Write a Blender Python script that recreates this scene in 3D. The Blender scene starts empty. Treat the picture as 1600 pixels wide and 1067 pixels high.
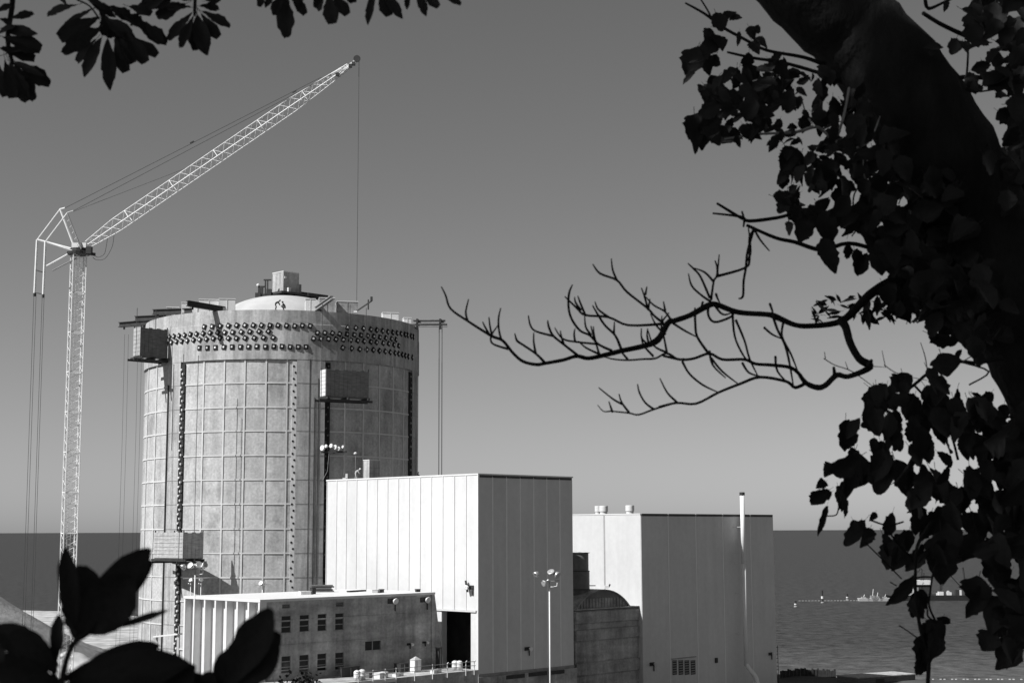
import bpy, bmesh, math, random
from mathutils import Vector, Matrix

random.seed(7)
R = math.radians
C = bpy.context.scene.collection
S = bpy.context.scene

# ------------------------------------------------------------------ camera
F = 2300.0                       # focal length in photograph pixels (1600 wide)
CAMZ = 27.0
TH = math.atan((829.0 - 533.5) / F)
ROLL = 0.0037
fwd = Vector((0, math.cos(TH), math.sin(TH)))
rt0 = Vector((1, 0, 0)); up0 = Vector((0, -math.sin(TH), math.cos(TH)))
rt = rt0 * math.cos(ROLL) - up0 * math.sin(ROLL)
up = up0 * math.cos(ROLL) + rt0 * math.sin(ROLL)
CAM = Vector((0, 0, CAMZ))
cd = bpy.data.cameras.new('camera'); cam = bpy.data.objects.new('camera', cd); C.objects.link(cam)
cd.sensor_width = 36.0; cd.lens = 36.0 * F / 1600.0
cd.clip_start = 0.05; cd.clip_end = 200000.0
m = Matrix((rt, up, -fwd)).transposed().to_4x4(); m.translation = CAM
cam.matrix_world = m
cd.dof.use_dof = True; cd.dof.focus_distance = 150.0; cd.dof.aperture_fstop = 8.0
S.camera = cam

# ------------------------------------------------------------------ sky, sun, exposure
SUN_EL = R(44.5)
saz = Vector((-0.843, -0.538, 0)).normalized()
SUN = (saz * math.cos(SUN_EL) + Vector((0, 0, math.sin(SUN_EL)))).normalized()   # towards the sun
w = bpy.data.worlds.new("World"); S.world = w; w.use_nodes = True
nt = w.node_tree; bg = nt.nodes['Background']
sky = nt.nodes.new('ShaderNodeTexSky'); sky.sky_type = 'NISHITA'; sky.sun_disc = False
sky.sun_elevation = SUN_EL; sky.sun_rotation = math.atan2(saz.x, saz.y)
sky.air_density = 1.0; sky.dust_density = 0.5; sky.ozone_density = 1.0
sp = nt.nodes.new('ShaderNodeSeparateColor')
mx = nt.nodes.new('ShaderNodeMath'); mx.operation = 'MULTIPLY_ADD'
nt.links.new(sky.outputs[0], sp.inputs[0])
mg = nt.nodes.new('ShaderNodeMath'); mg.operation = 'MULTIPLY'; mg.inputs[1].default_value = 0.50
nt.links.new(sp.outputs[1], mg.inputs[0])
mx.inputs[1].default_value = 0.50
nt.links.new(sp.outputs[0], mx.inputs[0]); nt.links.new(mg.outputs[0], mx.inputs[2])
nt.links.new(mx.outputs[0], bg.inputs[0]); bg.inputs[1].default_value = 0.056
sl = bpy.data.lights.new('sun', 'SUN'); sl.energy = 5.0; sl.angle = R(0.53); sl.color = (1, 1, 1)
so = bpy.data.objects.new('sun', sl); C.objects.link(so)
so.rotation_euler = SUN.to_track_quat('Z', 'Y').to_euler(); so.location = (0, 0, 200)
S.view_settings.view_transform = 'Standard'; S.view_settings.look = 'None'
S.view_settings.exposure = 0.35; S.view_settings.gamma = 1.0; S.view_settings.use_curve_mapping = False
S.cycles.max_bounces = 6

# ------------------------------------------------------------------ pixel helpers (photograph pixels -> places in the world)
def ray(px, py):
    return fwd + rt * ((px - 800.0) / F) + up * ((533.5 - py) / F)
def P(px, py, Y):
    d = ray(px, py); return CAM + d * (Y / d.y)
def PX(px, Y, z):                                   # x of a point at depth Y and height z seen in column px
    dep = Y * math.cos(TH) + (z - CAMZ) * math.sin(TH)
    v = (-Y * math.sin(TH) + (z - CAMZ) * math.cos(TH))
    return ((px - 800.0) / F * dep + v * ROLL * -1)
def hit_plane(px, py, p0, n):
    d = ray(px, py); t = (Vector(p0) - CAM).dot(n) / d.dot(n); return CAM + d * t
def hit_cyl(px, py, c, r):
    d = ray(px, py); a = d.x ** 2 + d.y ** 2
    ox, oy = CAM.x - c[0], CAM.y - c[1]
    b = 2 * (ox * d.x + oy * d.y); cc = ox * ox + oy * oy - r * r
    D = max(b * b - 4 * a * cc, 0.0)
    return CAM + d * ((-b - math.sqrt(D)) / (2 * a))

# ------------------------------------------------------------------ materials
def mat(name, v, rough=0.8, var=0.0, scale=1.0, stretch=(1, 1, 1), bump=0.0, spec=0.3, metal=0.0, streak=0.0, sscale=0.6,
        rnd=0.0, trans=0.0, fine=0.0, fsc=3.0, blotch=0.0, bsc=0.3):
    M = bpy.data.materials.new(name); M.use_nodes = True
    n = M.node_tree.nodes; l = M.node_tree.links; b = n['Principled BSDF']
    b.inputs['Base Color'].default_value = (v, v, v, 1); b.inputs['Roughness'].default_value = rough
    b.inputs['Specular IOR Level'].default_value = spec; b.inputs['Metallic'].default_value = metal
    val = None
    def mul(a, bb):
        q = n.new('ShaderNodeMath'); q.operation = 'MULTIPLY'
        for i, s_ in enumerate((a, bb)):
            if isinstance(s_, (int, float)): q.inputs[i].default_value = s_
            else: l.new(s_, q.inputs[i])
        return q.outputs[0]
    def ramp(src, lo, hi):
        q = n.new('ShaderNodeMapRange'); q.inputs[1].default_value = 0.3; q.inputs[2].default_value = 0.7
        q.inputs[3].default_value = lo; q.inputs[4].default_value = hi; l.new(src, q.inputs[0]); return q.outputs[0]
    tc = n.new('ShaderNodeTexCoord')
    def noise(sc, st, det=5):
        mp = n.new('ShaderNodeMapping'); mp.inputs['Scale'].default_value = st; l.new(tc.outputs['Object'], mp.inputs[0])
        q = n.new('ShaderNodeTexNoise'); q.inputs['Scale'].default_value = sc; q.inputs['Detail'].default_value = det
        q.inputs['Roughness'].default_value = 0.6; l.new(mp.outputs[0], q.inputs['Vector']); return q.outputs[0]
    cur = v
    if var: cur = mul(cur, ramp(noise(scale, stretch), 1 - var, 1 + var))
    if streak: cur = mul(cur, ramp(noise(sscale, (1, 1, 0.08), 6), 1 - streak, 1 + streak * 0.3))
    if blotch:
        q = n.new('ShaderNodeMapRange'); q.inputs[1].default_value = 0.53; q.inputs[2].default_value = 0.66
        q.inputs[3].default_value = 1.0; q.inputs[4].default_value = 1 - blotch; l.new(noise(bsc, (1, 1, 0.55), 8), q.inputs[0]); cur = mul(cur, q.outputs[0])
    if fine: cur = mul(cur, ramp(noise(fsc, (1, 1, 1), 6), 1 - fine, 1 + fine))
    if rnd:
        oi = n.new('ShaderNodeObjectInfo'); q = n.new('ShaderNodeMapRange'); q.inputs[3].default_value = 1 - rnd; q.inputs[4].default_value = 1 + rnd
        l.new(oi.outputs['Random'], q.inputs[0]); cur = mul(cur, q.outputs[0])
    if not isinstance(cur, (int, float)): l.new(cur, b.inputs['Base Color'])
    if bump:
        bp = n.new('ShaderNodeBump'); bp.inputs['Strength'].default_value = 0.6; bp.inputs['Distance'].default_value = bump
        l.new(noise(scale * 4, stretch), bp.inputs['Height']); l.new(bp.outputs[0], b.inputs['Normal'])
    if trans:
        tr = n.new('ShaderNodeBsdfTranslucent'); tr.inputs[0].default_value = (v * 1.2,) * 3 + (1,)
        ad = n.new('ShaderNodeMixShader'); ad.inputs[0].default_value = trans
        l.new(b.outputs[0], ad.inputs[1]); l.new(tr.outputs[0], ad.inputs[2]); l.new(ad.outputs[0], n['Material Output'].inputs[0])
    return M
CONC = mat('drum_concrete', 0.44, 0.9, 0.16, 0.25, bump=0.02, streak=0.42, sscale=1.3, fine=0.16, blotch=0.30, bsc=0.28)
PANEL = mat('panel_concrete', 0.46, 0.9, 0.14, 0.45, bump=0.015, streak=0.22, sscale=1.1, rnd=0.06, fine=0.2, blotch=0.32, bsc=0.24)
RIB = mat('rib_concrete', 0.56, 0.9, 0.12, 0.8, rnd=0.04)
DARKC = mat('aged_concrete', 0.40, 0.95, 0.34, 0.22, (1, 1, 3.0), bump=0.02, streak=0.45, sscale=0.7, fine=0.18)
DOME = mat('dome_concrete', 0.42, 0.9, 0.12, 0.3, bump=0.02)
CLAD = mat('white_cladding', 0.585, 0.5, 0.05, 0.12, spec=0.3, streak=0.08, sscale=0.8, rnd=0.03, fine=0.04, fsc=1.5)
ROOF = mat('roof_gravel', 0.10, 0.95, 0.3, 1.0)
TRIM = mat('pale_trim', 0.74, 0.5, 0.05, 1.0)
WHITE = mat('white_paint', 0.64, 0.6, 0.06, 1.0)
WSTEEL = mat('white_steel', 0.7, 0.5, 0.08, 1.5)
STEEL = mat('dark_steel', 0.035, 0.6, 0.3, 2.0)
GREY = mat('grey_steel', 0.25, 0.6, 0.2, 1.5)
ROPE = mat('steel_rope', 0.06, 0.7)
BLACK = mat('interior_dark', 0.02, 0.9)
GLASS = mat('window_glass', 0.015, 0.15, spec=0.4)
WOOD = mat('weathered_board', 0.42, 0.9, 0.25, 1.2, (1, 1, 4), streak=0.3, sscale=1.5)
WOODD = mat('dark_and_shaded_board', 0.13, 0.9, 0.3, 1.2, (1, 1, 4))  # dark timber; on cradle right faces the colour stands in for shade
ALU = mat('galvanised_metal', 0.55, 0.35, 0.1, 2.0, metal=0.6, spec=0.5)
CAP = mat('anchor_cap_white', 0.70, 0.8, rnd=0.25)
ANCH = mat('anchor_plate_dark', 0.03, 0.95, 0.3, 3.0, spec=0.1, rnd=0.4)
SAND = mat('beach_sand', 0.38, 1.0, 0.45, 0.25, bump=0.1, spec=0.1)
EARTH = mat('building_site_earth', 0.09, 1.0, 0.35, 0.08, bump=0.3, spec=0.1)
GRAVEL = mat('embankment_gravel', 0.22, 1.0, 0.3, 0.4, bump=0.3, spec=0.1)
SURF = mat('foam_white', 0.8, 0.8, 0.2, 0.1)
HILL = mat('hillside_soil', 0.07, 1.0, 0.4, 0.6, bump=0.15, spec=0.1)
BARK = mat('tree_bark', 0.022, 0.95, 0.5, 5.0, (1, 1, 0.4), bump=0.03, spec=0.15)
TANK = mat('shade_toned_steel', 0.15, 0.6, 0.3, 0.6, streak=0.3)  # darkened to put the hall's cast shadow into the tank colour
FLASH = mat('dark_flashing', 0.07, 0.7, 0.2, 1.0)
TWIG = mat('sunlit_toned_twig', 0.30, 0.9, 0.3, 8.0)  # twig colour raised so that it carries the sunlight on the twigs
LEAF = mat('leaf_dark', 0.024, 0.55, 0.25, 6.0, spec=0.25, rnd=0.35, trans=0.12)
LEAFL = mat('leaf_pale_and_sunlit', 0.08, 0.5, 0.25, 6.0, spec=0.3, rnd=0.3, trans=0.2)  # pale narrow leaves; on broad leaves the tone is painted sunlight
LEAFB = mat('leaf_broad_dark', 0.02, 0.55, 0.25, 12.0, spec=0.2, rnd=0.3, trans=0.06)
SKIN = mat('person_clothes_dark', 0.05, 0.9); SKINW = mat('person_clothes_pale', 0.5, 0.9)

def sea_mat():
    M = bpy.data.materials.new('sea_water'); M.use_nodes = True
    n = M.node_tree.nodes; l = M.node_tree.links; b = n['Principled BSDF']
    b.inputs['Base Color'].default_value = (0.06,) * 3 + (1,); b.inputs['Roughness'].default_value = 0.5
    b.inputs['Specular IOR Level'].default_value = 0.06
    tc = n.new('ShaderNodeTexCoord'); mp = n.new('ShaderNodeMapping'); mp.inputs['Scale'].default_value = (0.12, 0.10, 1)
    l.new(tc.outputs['Object'], mp.inputs[0])
    a = n.new('ShaderNodeTexNoise'); a.inputs['Scale'].default_value = 2.4; a.inputs['Detail'].default_value = 8; a.inputs['Roughness'].default_value = 0.65
    l.new(mp.outputs[0], a.inputs['Vector'])
    bp = n.new('ShaderNodeBump'); bp.inputs['Strength'].default_value = 0.6; bp.inputs['Distance'].default_value = 1.2
    l.new(a.outputs[0], bp.inputs['Height']); l.new(bp.outputs[0], b.inputs['Normal'])
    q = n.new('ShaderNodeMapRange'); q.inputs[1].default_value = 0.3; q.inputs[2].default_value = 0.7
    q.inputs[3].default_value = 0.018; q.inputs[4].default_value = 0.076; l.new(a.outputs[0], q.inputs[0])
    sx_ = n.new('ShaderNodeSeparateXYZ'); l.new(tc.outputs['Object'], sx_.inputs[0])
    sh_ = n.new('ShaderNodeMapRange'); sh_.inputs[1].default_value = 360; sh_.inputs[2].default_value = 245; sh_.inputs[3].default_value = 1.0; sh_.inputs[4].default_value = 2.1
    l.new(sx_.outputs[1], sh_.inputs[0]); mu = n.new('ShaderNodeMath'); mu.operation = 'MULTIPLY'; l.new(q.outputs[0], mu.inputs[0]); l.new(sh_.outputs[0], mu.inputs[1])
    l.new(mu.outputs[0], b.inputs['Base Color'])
    return M
SEA = sea_mat()

# ------------------------------------------------------------------ object helpers
ORG = {}
def empty(name, loc, label=None, cat=None, group=None):
    o = bpy.data.objects.new(name, None); o.empty_display_size = 0.2; C.objects.link(o)
    o.location = loc; ORG[o] = Vector(loc); tag(o, label, cat, group); return o
def tag(o, label=None, cat=None, group=None, kind=None):
    if label: o['label'] = label
    if cat: o['category'] = cat
    if group: o['group'] = group
    if kind: o['kind'] = kind
    return o
def link(o, parent):
    C.objects.link(o)
    if parent is not None:
        o.parent = parent; ORG[o] = ORG[parent]
    return o
def dup(o, loc=None, label=None, parent=None):
    kids = list(o.children); c = o.copy(); C.objects.link(c)
    ORG[c] = ORG.get(o, Vector())
    if parent is not None: c.parent = parent
    if loc is not None: c.location = loc; ORG[c] = Vector(loc)
    if label: c['label'] = label
    for k in kids: dup(k, parent=c)
    return c

class MB:
    def __init__(s): s.v = []; s.f = []; s.mi = []; s.cur = 0
    def add(s, vs, fs):
        b = len(s.v); s.v += [Vector(q) for q in vs]
        for f in fs: s.f.append(tuple(b + i for i in f)); s.mi.append(s.cur)
        return s
    def hexa(s, p):                                    # 8 points: bottom 4 ccw, top 4
        return s.add(p, [(3, 2, 1, 0), (4, 5, 6, 7), (0, 1, 5, 4), (1, 2, 6, 5), (2, 3, 7, 6), (3, 0, 4, 7)])
    def box(s, fr, a0, a1, b0, b1, z0, z1):
        k, ex, ey = fr
        pt = lambda a, b, z: (k[0] + ex[0] * a + ey[0] * b, k[1] + ex[1] * a + ey[1] * b, z)
        return s.hexa([pt(a0, b0, z0), pt(a1, b0, z0), pt(a1, b1, z0), pt(a0, b1, z0), pt(a0, b0, z1), pt(a1, b0, z1), pt(a1, b1, z1), pt(a0, b1, z1)])
    def bar(s, p0, p1, wd, ht):
        p0, p1 = Vector(p0), Vector(p1); d = (p1 - p0).normalized()
        u = Vector((0, 0, 1)) if abs(d.z) < 0.95 else Vector((0, 1, 0))
        r = d.cross(u).normalized() * (wd / 2); t = r.normalized().cross(d).normalized() * (ht / 2)
        return s.hexa([p0 - r - t, p0 + r - t, p1 + r - t, p1 - r - t, p0 - r + t, p0 + r + t, p1 + r + t, p1 - r + t])
    def tube(s, pts, rad, seg=6, cap=True):
        pts = [Vector(p) for p in pts]; n = len(pts)
        if isinstance(rad, (int, float)): rad = [rad] * n
        b = len(s.v); prev = None
        for i, p in enumerate(pts):
            d = (pts[min(i + 1, n - 1)] - pts[max(i - 1, 0)])
            d = d.normalized() if d.length > 1e-9 else Vector((0, 0, 1))
            if prev is None:
                a = d.cross(Vector((0.31, 0.87, 0.39))).normalized()
            else:
                a = (prev - d * prev.dot(d)); a = a.normalized() if a.length > 1e-6 else d.orthogonal().normalized()
            prev = a; c = d.cross(a)
            for k in range(seg):
                t = 2 * math.pi * k / seg; s.v.append(p + (a * math.cos(t) + c * math.sin(t)) * rad[i])
        for i in range(n - 1):
            for k in range(seg):
                k2 = (k + 1) % seg
                s.f.append((b + i * seg + k, b + i * seg + k2, b + (i + 1) * seg + k2, b + (i + 1) * seg + k)); s.mi.append(s.cur)
        if cap:
            s.f.append(tuple(b + k for k in range(seg))[::-1]); s.mi.append(s.cur)
            s.f.append(tuple(b + (n - 1) * seg + k for k in range(seg))); s.mi.append(s.cur)
        return s
    def lathe(s, c, prof, seg=24, axis=None):           # prof: (r, z) pairs about the vertical axis at c
        c = Vector(c); b = len(s.v)
        if axis is None: ax, e1, e2 = Vector((0, 0, 1)), Vector((1, 0, 0)), Vector((0, 1, 0))
        else:
            ax = Vector(axis).normalized(); e1 = ax.orthogonal().normalized(); e2 = ax.cross(e1)
        for r, z in prof:
            for k in range(seg):
                t = 2 * math.pi * k / seg; s.v.append(c + ax * z + (e1 * math.cos(t) + e2 * math.sin(t)) * max(r, 1e-4))
        for i in range(len(prof) - 1):
            for k in range(seg):
                k2 = (k + 1) % seg
                s.f.append((b + i * seg + k, b + i * seg + k2, b + (i + 1) * seg + k2, b + (i + 1) * seg + k)); s.mi.append(s.cur)
        return s
    def build(s, name, mats, parent=None, smooth=False, origin=None, doubles=False):
        o0 = Vector(origin) if origin is not None else (ORG[parent] if parent is not None else Vector())
        me = bpy.data.meshes.new(name); me.from_pydata([v - o0 for v in s.v], [], s.f)
        if not isinstance(mats, (list, tuple)): mats = [mats]
        for q in mats: me.materials.append(q)
        me.polygons.foreach_set('material_index', s.mi)
        if smooth: me.polygons.foreach_set('use_smooth', [True] * len(s.f))
        me.update()
        o = bpy.data.objects.new(name, me); link(o, parent)
        if parent is None and origin is not None: o.location = o0
        if parent is None: ORG[o] = o0
        return o
def frame(k, ang):
    ex = (math.cos(ang), math.sin(ang)); return (k, ex, (-ex[1], ex[0]))
def fpt(fr, a, b, z):
    k, ex, ey = fr; return Vector((k[0] + ex[0] * a + ey[0] * b, k[1] + ex[1] * a + ey[1] * b, z))
def face_hit(fr, which, off, px, py):                   # 'r' = face at b=off (looks along -ey), 'l' = face at a=off (looks along -ex)
    k, ex, ey = fr
    if which == 'r':
        p = hit_plane(px, py, fpt(fr, 0, off, 0), Vector((ey[0], ey[1], 0))); d = p - Vector((k[0], k[1], 0)); return d.x * ex[0] + d.y * ex[1], p.z
    p = hit_plane(px, py, fpt(fr, off, 0, 0), Vector((ex[0], ex[1], 0))); d = p - Vector((k[0], k[1], 0)); return d.x * ey[0] + d.y * ey[1], p.z
def holed_wall(mb, fr, which, off, u0, u1, z0, z1, holes, depth):
    us = sorted(set([u0, u1] + [h[0] for h in holes] + [h[1] for h in holes])); zs = sorted(set([z0, z1] + [h[2] for h in holes] + [h[3] for h in holes]))
    pt = (lambda u, d, z: fpt(fr, u, off + d, z)) if which == 'r' else (lambda u, d, z: fpt(fr, off + d, u, z))
    def q(a, b, c, d): mb.add([a, b, c, d], [(0, 1, 2, 3)])
    for i in range(len(us) - 1):
        for j in range(len(zs) - 1):
            uc, zc = (us[i] + us[i + 1]) / 2, (zs[j] + zs[j + 1]) / 2
            if any(h[0] < uc < h[1] and h[2] < zc < h[3] for h in holes): continue
            q(pt(us[i], 0, zs[j]), pt(us[i + 1], 0, zs[j]), pt(us[i + 1], 0, zs[j + 1]), pt(us[i], 0, zs[j + 1]))
    for a, b, c, d in holes:
        q(pt(a, 0, c), pt(a, depth, c), pt(a, depth, d), pt(a, 0, d)); q(pt(b, 0, c), pt(b, depth, c), pt(b, depth, d), pt(b, 0, d))
        q(pt(a, 0, c), pt(b, 0, c), pt(b, depth, c), pt(a, depth, c)); q(pt(a, 0, d), pt(b, 0, d), pt(b, depth, d), pt(a, depth, d))
def smooth_path(pts, rads, sub=4):
    out, ro = [], []
    n = len(pts); pts = [Vector(p) for p in pts]
    for i in range(n - 1):
        p0, p1, p2, p3 = pts[max(i - 1, 0)], pts[i], pts[i + 1], pts[min(i + 2, n - 1)]
        for k in range(sub):
            t = k / sub
            out.append(0.5 * ((2 * p1) + (p2 - p0) * t + (2 * p0 - 5 * p1 + 4 * p2 - p3) * t * t + (3 * p1 - p0 - 3 * p2 + p3) * t ** 3))
            ro.append(rads[i] * (1 - t) + rads[i + 1] * t)
    out.append(pts[-1]); ro.append(rads[-1]); return out, ro

GZ = 2.6                                                # level of the building site; the sea is at 0

# ================================================================== SETTING
def sheet(name, poly, z, material, kind='structure'):
    mb = MB(); mb.add([(x, y, z) for x, y in poly], [tuple(range(len(poly)))])
    return tag(mb.build(name, material), kind=kind)
B = 90000
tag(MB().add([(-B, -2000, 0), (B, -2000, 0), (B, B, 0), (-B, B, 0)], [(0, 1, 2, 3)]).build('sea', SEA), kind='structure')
coast = [(-900, 540), (-400, 525), (-200, 492), (-128, 462), (-104, 430), (-86, 395), (-60, 355), (-20, 318), (30, 268), (58, 247), (130, 243), (300, 238), (900, 230)]
mb = MB()
n = len(coast)
vs = [(x, y, GZ) for x, y in coast] + [(x * 1.02, y + 14 + 4 * math.sin(i * 2.3), -0.6) for i, (x, y) in enumerate(coast)] + [(900, -400, GZ), (-900, -400, GZ)]
fs = [(i, i + 1, n + i + 1, n + i) for i in range(n - 1)] + [tuple(list(range(n)) + [2 * n, 2 * n + 1])]
mb.add(vs, fs); tag(mb.build('ground', EARTH), kind='structure')
# beach strip: a sand sheet along the shore, just above the ground
mb = MB()
inn = [(x * 0.97, y - 120 if x < -30 else y - 14, GZ + 0.02) for x, y in coast]; out_ = [(x, y - 0.5, GZ + 0.02) for x, y in coast]
mb.add(inn + out_, [(i, i + 1, n + i + 1, n + i) for i in range(7)]); tag(mb.build('beach', SAND), kind='structure')
# surf: broken white lines at the waterline
mb = MB(); rs = random.Random(3)
for band in range(4):
    prev = None
    for i in range(60):
        t = i / 59.0; X = -160 + t * 85; Y = 487 + band * 7 - (t * 95) + 3 * math.sin(t * 25 + band) 
        wd = max(0.0, 1.6 + 1.8 * math.sin(t * 19 + band * 2.1))
        cur = ((X, Y, 0.10), (X, Y + wd, 0.10))
        if prev and wd > 0.2: mb.add([prev[0], cur[0], cur[1], prev[1]], [(0, 1, 2, 3)])
        prev = cur
tag(mb.build('surf', SURF), kind='structure')

def heap(name, cx, cy, rx, ry, h, material, seed, z0=GZ, label=None, power=1.4, nx=36):
    rs = random.Random(seed); ph = [rs.uniform(0, 6.28) for _ in range(6)]; mb = MB(); vs = []; fs = []
    for j in range(nx + 1):
        for i in range(nx + 1):
            u, v = i / nx * 2 - 1, j / nx * 2 - 1; r = math.sqrt(u * u + v * v)
            e = max(0.0, 1 - r) ** power if power > 0 else 1
            nz = 0.12 * (math.sin(u * 7 + ph[0]) * math.sin(v * 6 + ph[1]) + 0.5 * math.sin(u * 17 + ph[2]) * math.sin(v * 15 + ph[3]))
            vs.append((cx + u * rx, cy + v * ry, z0 - 0.3 + h * e * (1 + nz) ))
    for j in range(nx):
        for i in range(nx):
            a = j * (nx + 1) + i; fs.append((a, a + 1, a + nx + 2, a + nx + 1))
    mb.add(vs, fs); return tag(mb.build(name, material, smooth=True), kind='structure')
# gravel embankment at far left (ridge falling to the right)
mb = MB(); vs = []; fs = []; NX = 40; NY = 14; rs = random.Random(5)
for j in range(NY + 1):
    for i in range(NX + 1):
        X = -190 + i / NX * 116; Yc = 285; v = j / NY * 2 - 1
        top = min(22.0, max(0.0, (-77.0 - X) * 0.6)); zz = GZ - 0.3 + top * max(0.0, 1 - abs(v) ** 1.3) + rs.uniform(-0.25, 0.25)
        vs.append((X, Yc + v * 26, zz))
for j in range(NY):
    for i in range(NX):
        a = j * (NX + 1) + i; fs.append((a, a + 1, a + NX + 2, a + NX + 1))
mb.add(vs, fs); tag(mb.build('embankment', GRAVEL, smooth=True), kind='structure')
heap('sand_mound', -62, 300, 22, 14, 8.5, SAND, 11); heap('sand_mound', -78, 262, 12, 9, 4.5, SAND, 12)
heap('sand_mound', -96, 252, 11, 7, 3.0, SAND, 14)
# hillside below the camera
def hill_z(x, y):
    t = y - 1.0
    if t < 0: z = 25.4 - 0.08 * t
    else: z = 25.4 - 0.62 * t
    return max(GZ - 1.0, z + 0.25 * math.sin(x * 0.31 + 1.0) + 0.2 * math.sin(y * 0.43 + x * 0.17))
mb = MB(); vs = []; fs = []; NX = 60; NY = 60
for j in range(NY + 1):
    for i in range(NX + 1):
        X = -120 + 240 * i / NX; Y = -60 + 110 * j / NY; vs.append((X, Y, hill_z(X, Y)))
for j in range(NY):
    for i in range(NX):
        a = j * (NX + 1) + i; fs.append((a, a + 1, a + NX + 2, a + NX + 1))
mb.add(vs, fs); tag(mb.build('hillside', HILL, smooth=True), kind='structure')

# ================================================================== REACTOR BUILDING (round concrete drum)
DC = (-34.3, 219.5); RB = 20.0; RR = 20.3
BASE = math.atan2(-math.cos(R(8.87)), math.sin(R(8.87)))   # direction from the drum towards the camera
def dpt(phi, r, z):                                        # phi in degrees, to the right as the camera sees it
    a = BASE + R(phi); return Vector((DC[0] + r * math.cos(a), DC[1] + r * math.sin(a), z))
def px_phi(px, py, r):
    p = hit_cyl(px, py, DC, r); return math.degrees((math.atan2(p.y - DC[1], p.x - DC[0]) - BASE + math.pi) % (2 * math.pi) - math.pi)
ZR = hit_cyl(438, 484, DC, RR).z; ZB = hit_cyl(385, 561, DC, RR).z
reactor = empty('reactor_building', (DC[0], DC[1], GZ), 'round concrete tower with gridded wall panels, under construction', 'tower')
MB().lathe((DC[0], DC[1], 0), [(RB, GZ - 3), (RB, ZB + 0.5)], 96).build('drum_wall', CONC, reactor, True)
def arc_block(mb, p0, p1, r0, r1, z0, z1, seg=None):
    seg = seg or max(1, int(abs(p1 - p0) / 1.5)); ring = []
    for i in range(seg + 1):
        p = p0 + (p1 - p0) * i / seg; ring.append([dpt(p, r0, z0), dpt(p, r1, z0), dpt(p, r1, z1), dpt(p, r0, z1)])
    b = []
    for q in ring: b += q
    fs = []
    for i in range(seg):
        a = i * 4
        for k in range(4): fs.append((a + k, a + 4 + k, a + 4 + (k + 1) % 4, a + (k + 1) % 4))
    fs += [(0, 1, 2, 3), (seg * 4 + 3, seg * 4 + 2, seg * 4 + 1, seg * 4)]
    mb.add(b, fs); return mb
# ring beam with a pour joint part-way up
MB().lathe((DC[0], DC[1], 0), [(RB - 1.2, ZB), (RR, ZB), (RR, ZR - 1.9), (RR - 0.05, ZR - 1.85), (RR - 0.05, ZR), (RR - 1.2, ZR), (RR - 1.2, ZR - 0.8)], 120).build('ring_beam', CONC, reactor)
# shallow dome
prof = []
ZA = P(445, 465, DC[1]).z
for i in range(15):
    t = i / 14.0; prof.append((12.6 * (1 - t), ZR - 0.9 + (ZA - ZR + 0.9) * (1 - (1 - t) ** 2.6)))
prof = [(RR - 1.0, ZR - 0.9)] + prof
MB().lathe((DC[0], DC[1], 0), prof, 96).build('dome', DOME, reactor, True)
# pilasters
pil = [(-51.8, -44.0), (5.2, 16.3), (67.5, 78.0), (-118, -108), (128, 138)]
for a, b in pil:
    arc_block(MB(), a, b, RB - 0.3, RR - 0.03, GZ - 2, ZB + 0.02).build('pilaster', CONC, reactor)
# panels and the raised ribs between them
rowz = []
for yy in (561, 598, 636, 673, 711, 749, 787, 826, 864, 902, 940, 978, 1016): rowz.append(hit_cyl(400, yy, DC, RB).z)
rowz[0] = ZB
fields = [[-44.0, -32.4, -23.3, -14.9, -6.6, 1.5, 5.2], [-92, -83, -72, -61.5, -51.8], [16.3, 25, 33.5, 42, 50.5, 59, 67.5], [78, 87, 96]]
for fi, ed in enumerate(fields):
    rows = rowz if fi < 2 else rowz[:7]
    for k in range(len(ed) - 1):
        for j in range(len(rows) - 1):
            g = 0.4
            arc_block(MB(), ed[k] + g, ed[k + 1] - g, RB - 0.05, RB + 0.04 + random.uniform(-.01, .01), rows[j + 1] + 0.12, rows[j] - 0.12, 3).build('wall_panel', PANEL, reactor)
    for j in range(1, len(rows)):
        arc_block(MB(), ed[0] + 0.05, ed[-1] - 0.05, RB - 0.03, RB + 0.12, rows[j] - 0.10, rows[j] + 0.10).build('joint_rib', RIB, reactor)
    for k in range(1, len(ed) - 1):
        arc_block(MB(), ed[k] - 0.3, ed[k] + 0.3, RB - 0.04, RB + 0.14, rows[-1] if fi < 2 else rows[-1], ZB - 0.01, 1).build('joint_rib', RIB, reactor)
# lift lines (fine) on the pilasters
for j in range(1, len(rowz)):
    for a, b in pil[:3]:
        arc_block(MB(), a + 0.1, b - 0.1, RR - 0.08, RR - 0.005, rowz[j] - 0.05, rowz[j] + 0.05).build('lift_joint', GREY, reactor)
# anchor strips along the pilaster edges
def stud_strip(phi_face, phi_out, lo, hi, step, rr, plate, stud, side, sl=.22):
    mb = MB(); a = phi_face
    mb.cur = 0
    arc_block(mb, a, phi_out, rr - 0.35, rr, lo, hi, 1)
    z = lo + 0.3; mb.cur = 1; i = 0
    while z < hi - 0.3:
        mid = a + (phi_out - a) * (0.3 if i % 2 else 0.7)
        mb.lathe(dpt(mid, rr - 0.02, z), [(0.16, 0), (0.15, sl), (0.0, sl + .02)], 6, axis=(dpt(mid, rr + 1, z) - dpt(mid, rr, z)))
        z += step; i += 1
    o = mb.build('anchor_strip', [plate, stud], reactor); o['kind'] = 'stuff'
LOZ = hit_cyl(284, 1060, DC, RB).z
stud_strip(-43.95, -41.7, LOZ, ZB - 0.3, 0.62, RB + 0.24, ANCH, RIB, 1)
stud_strip(3.5, 5.15, LOZ, ZB - 0.3, 0.85, RB + 0.22, RIB, ANCH, 1, .06)
stud_strip(64.2, 67.45, LOZ, ZB - 0.3, 0.85, RB + 0.24, ANCH, GREY, 1)
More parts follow.
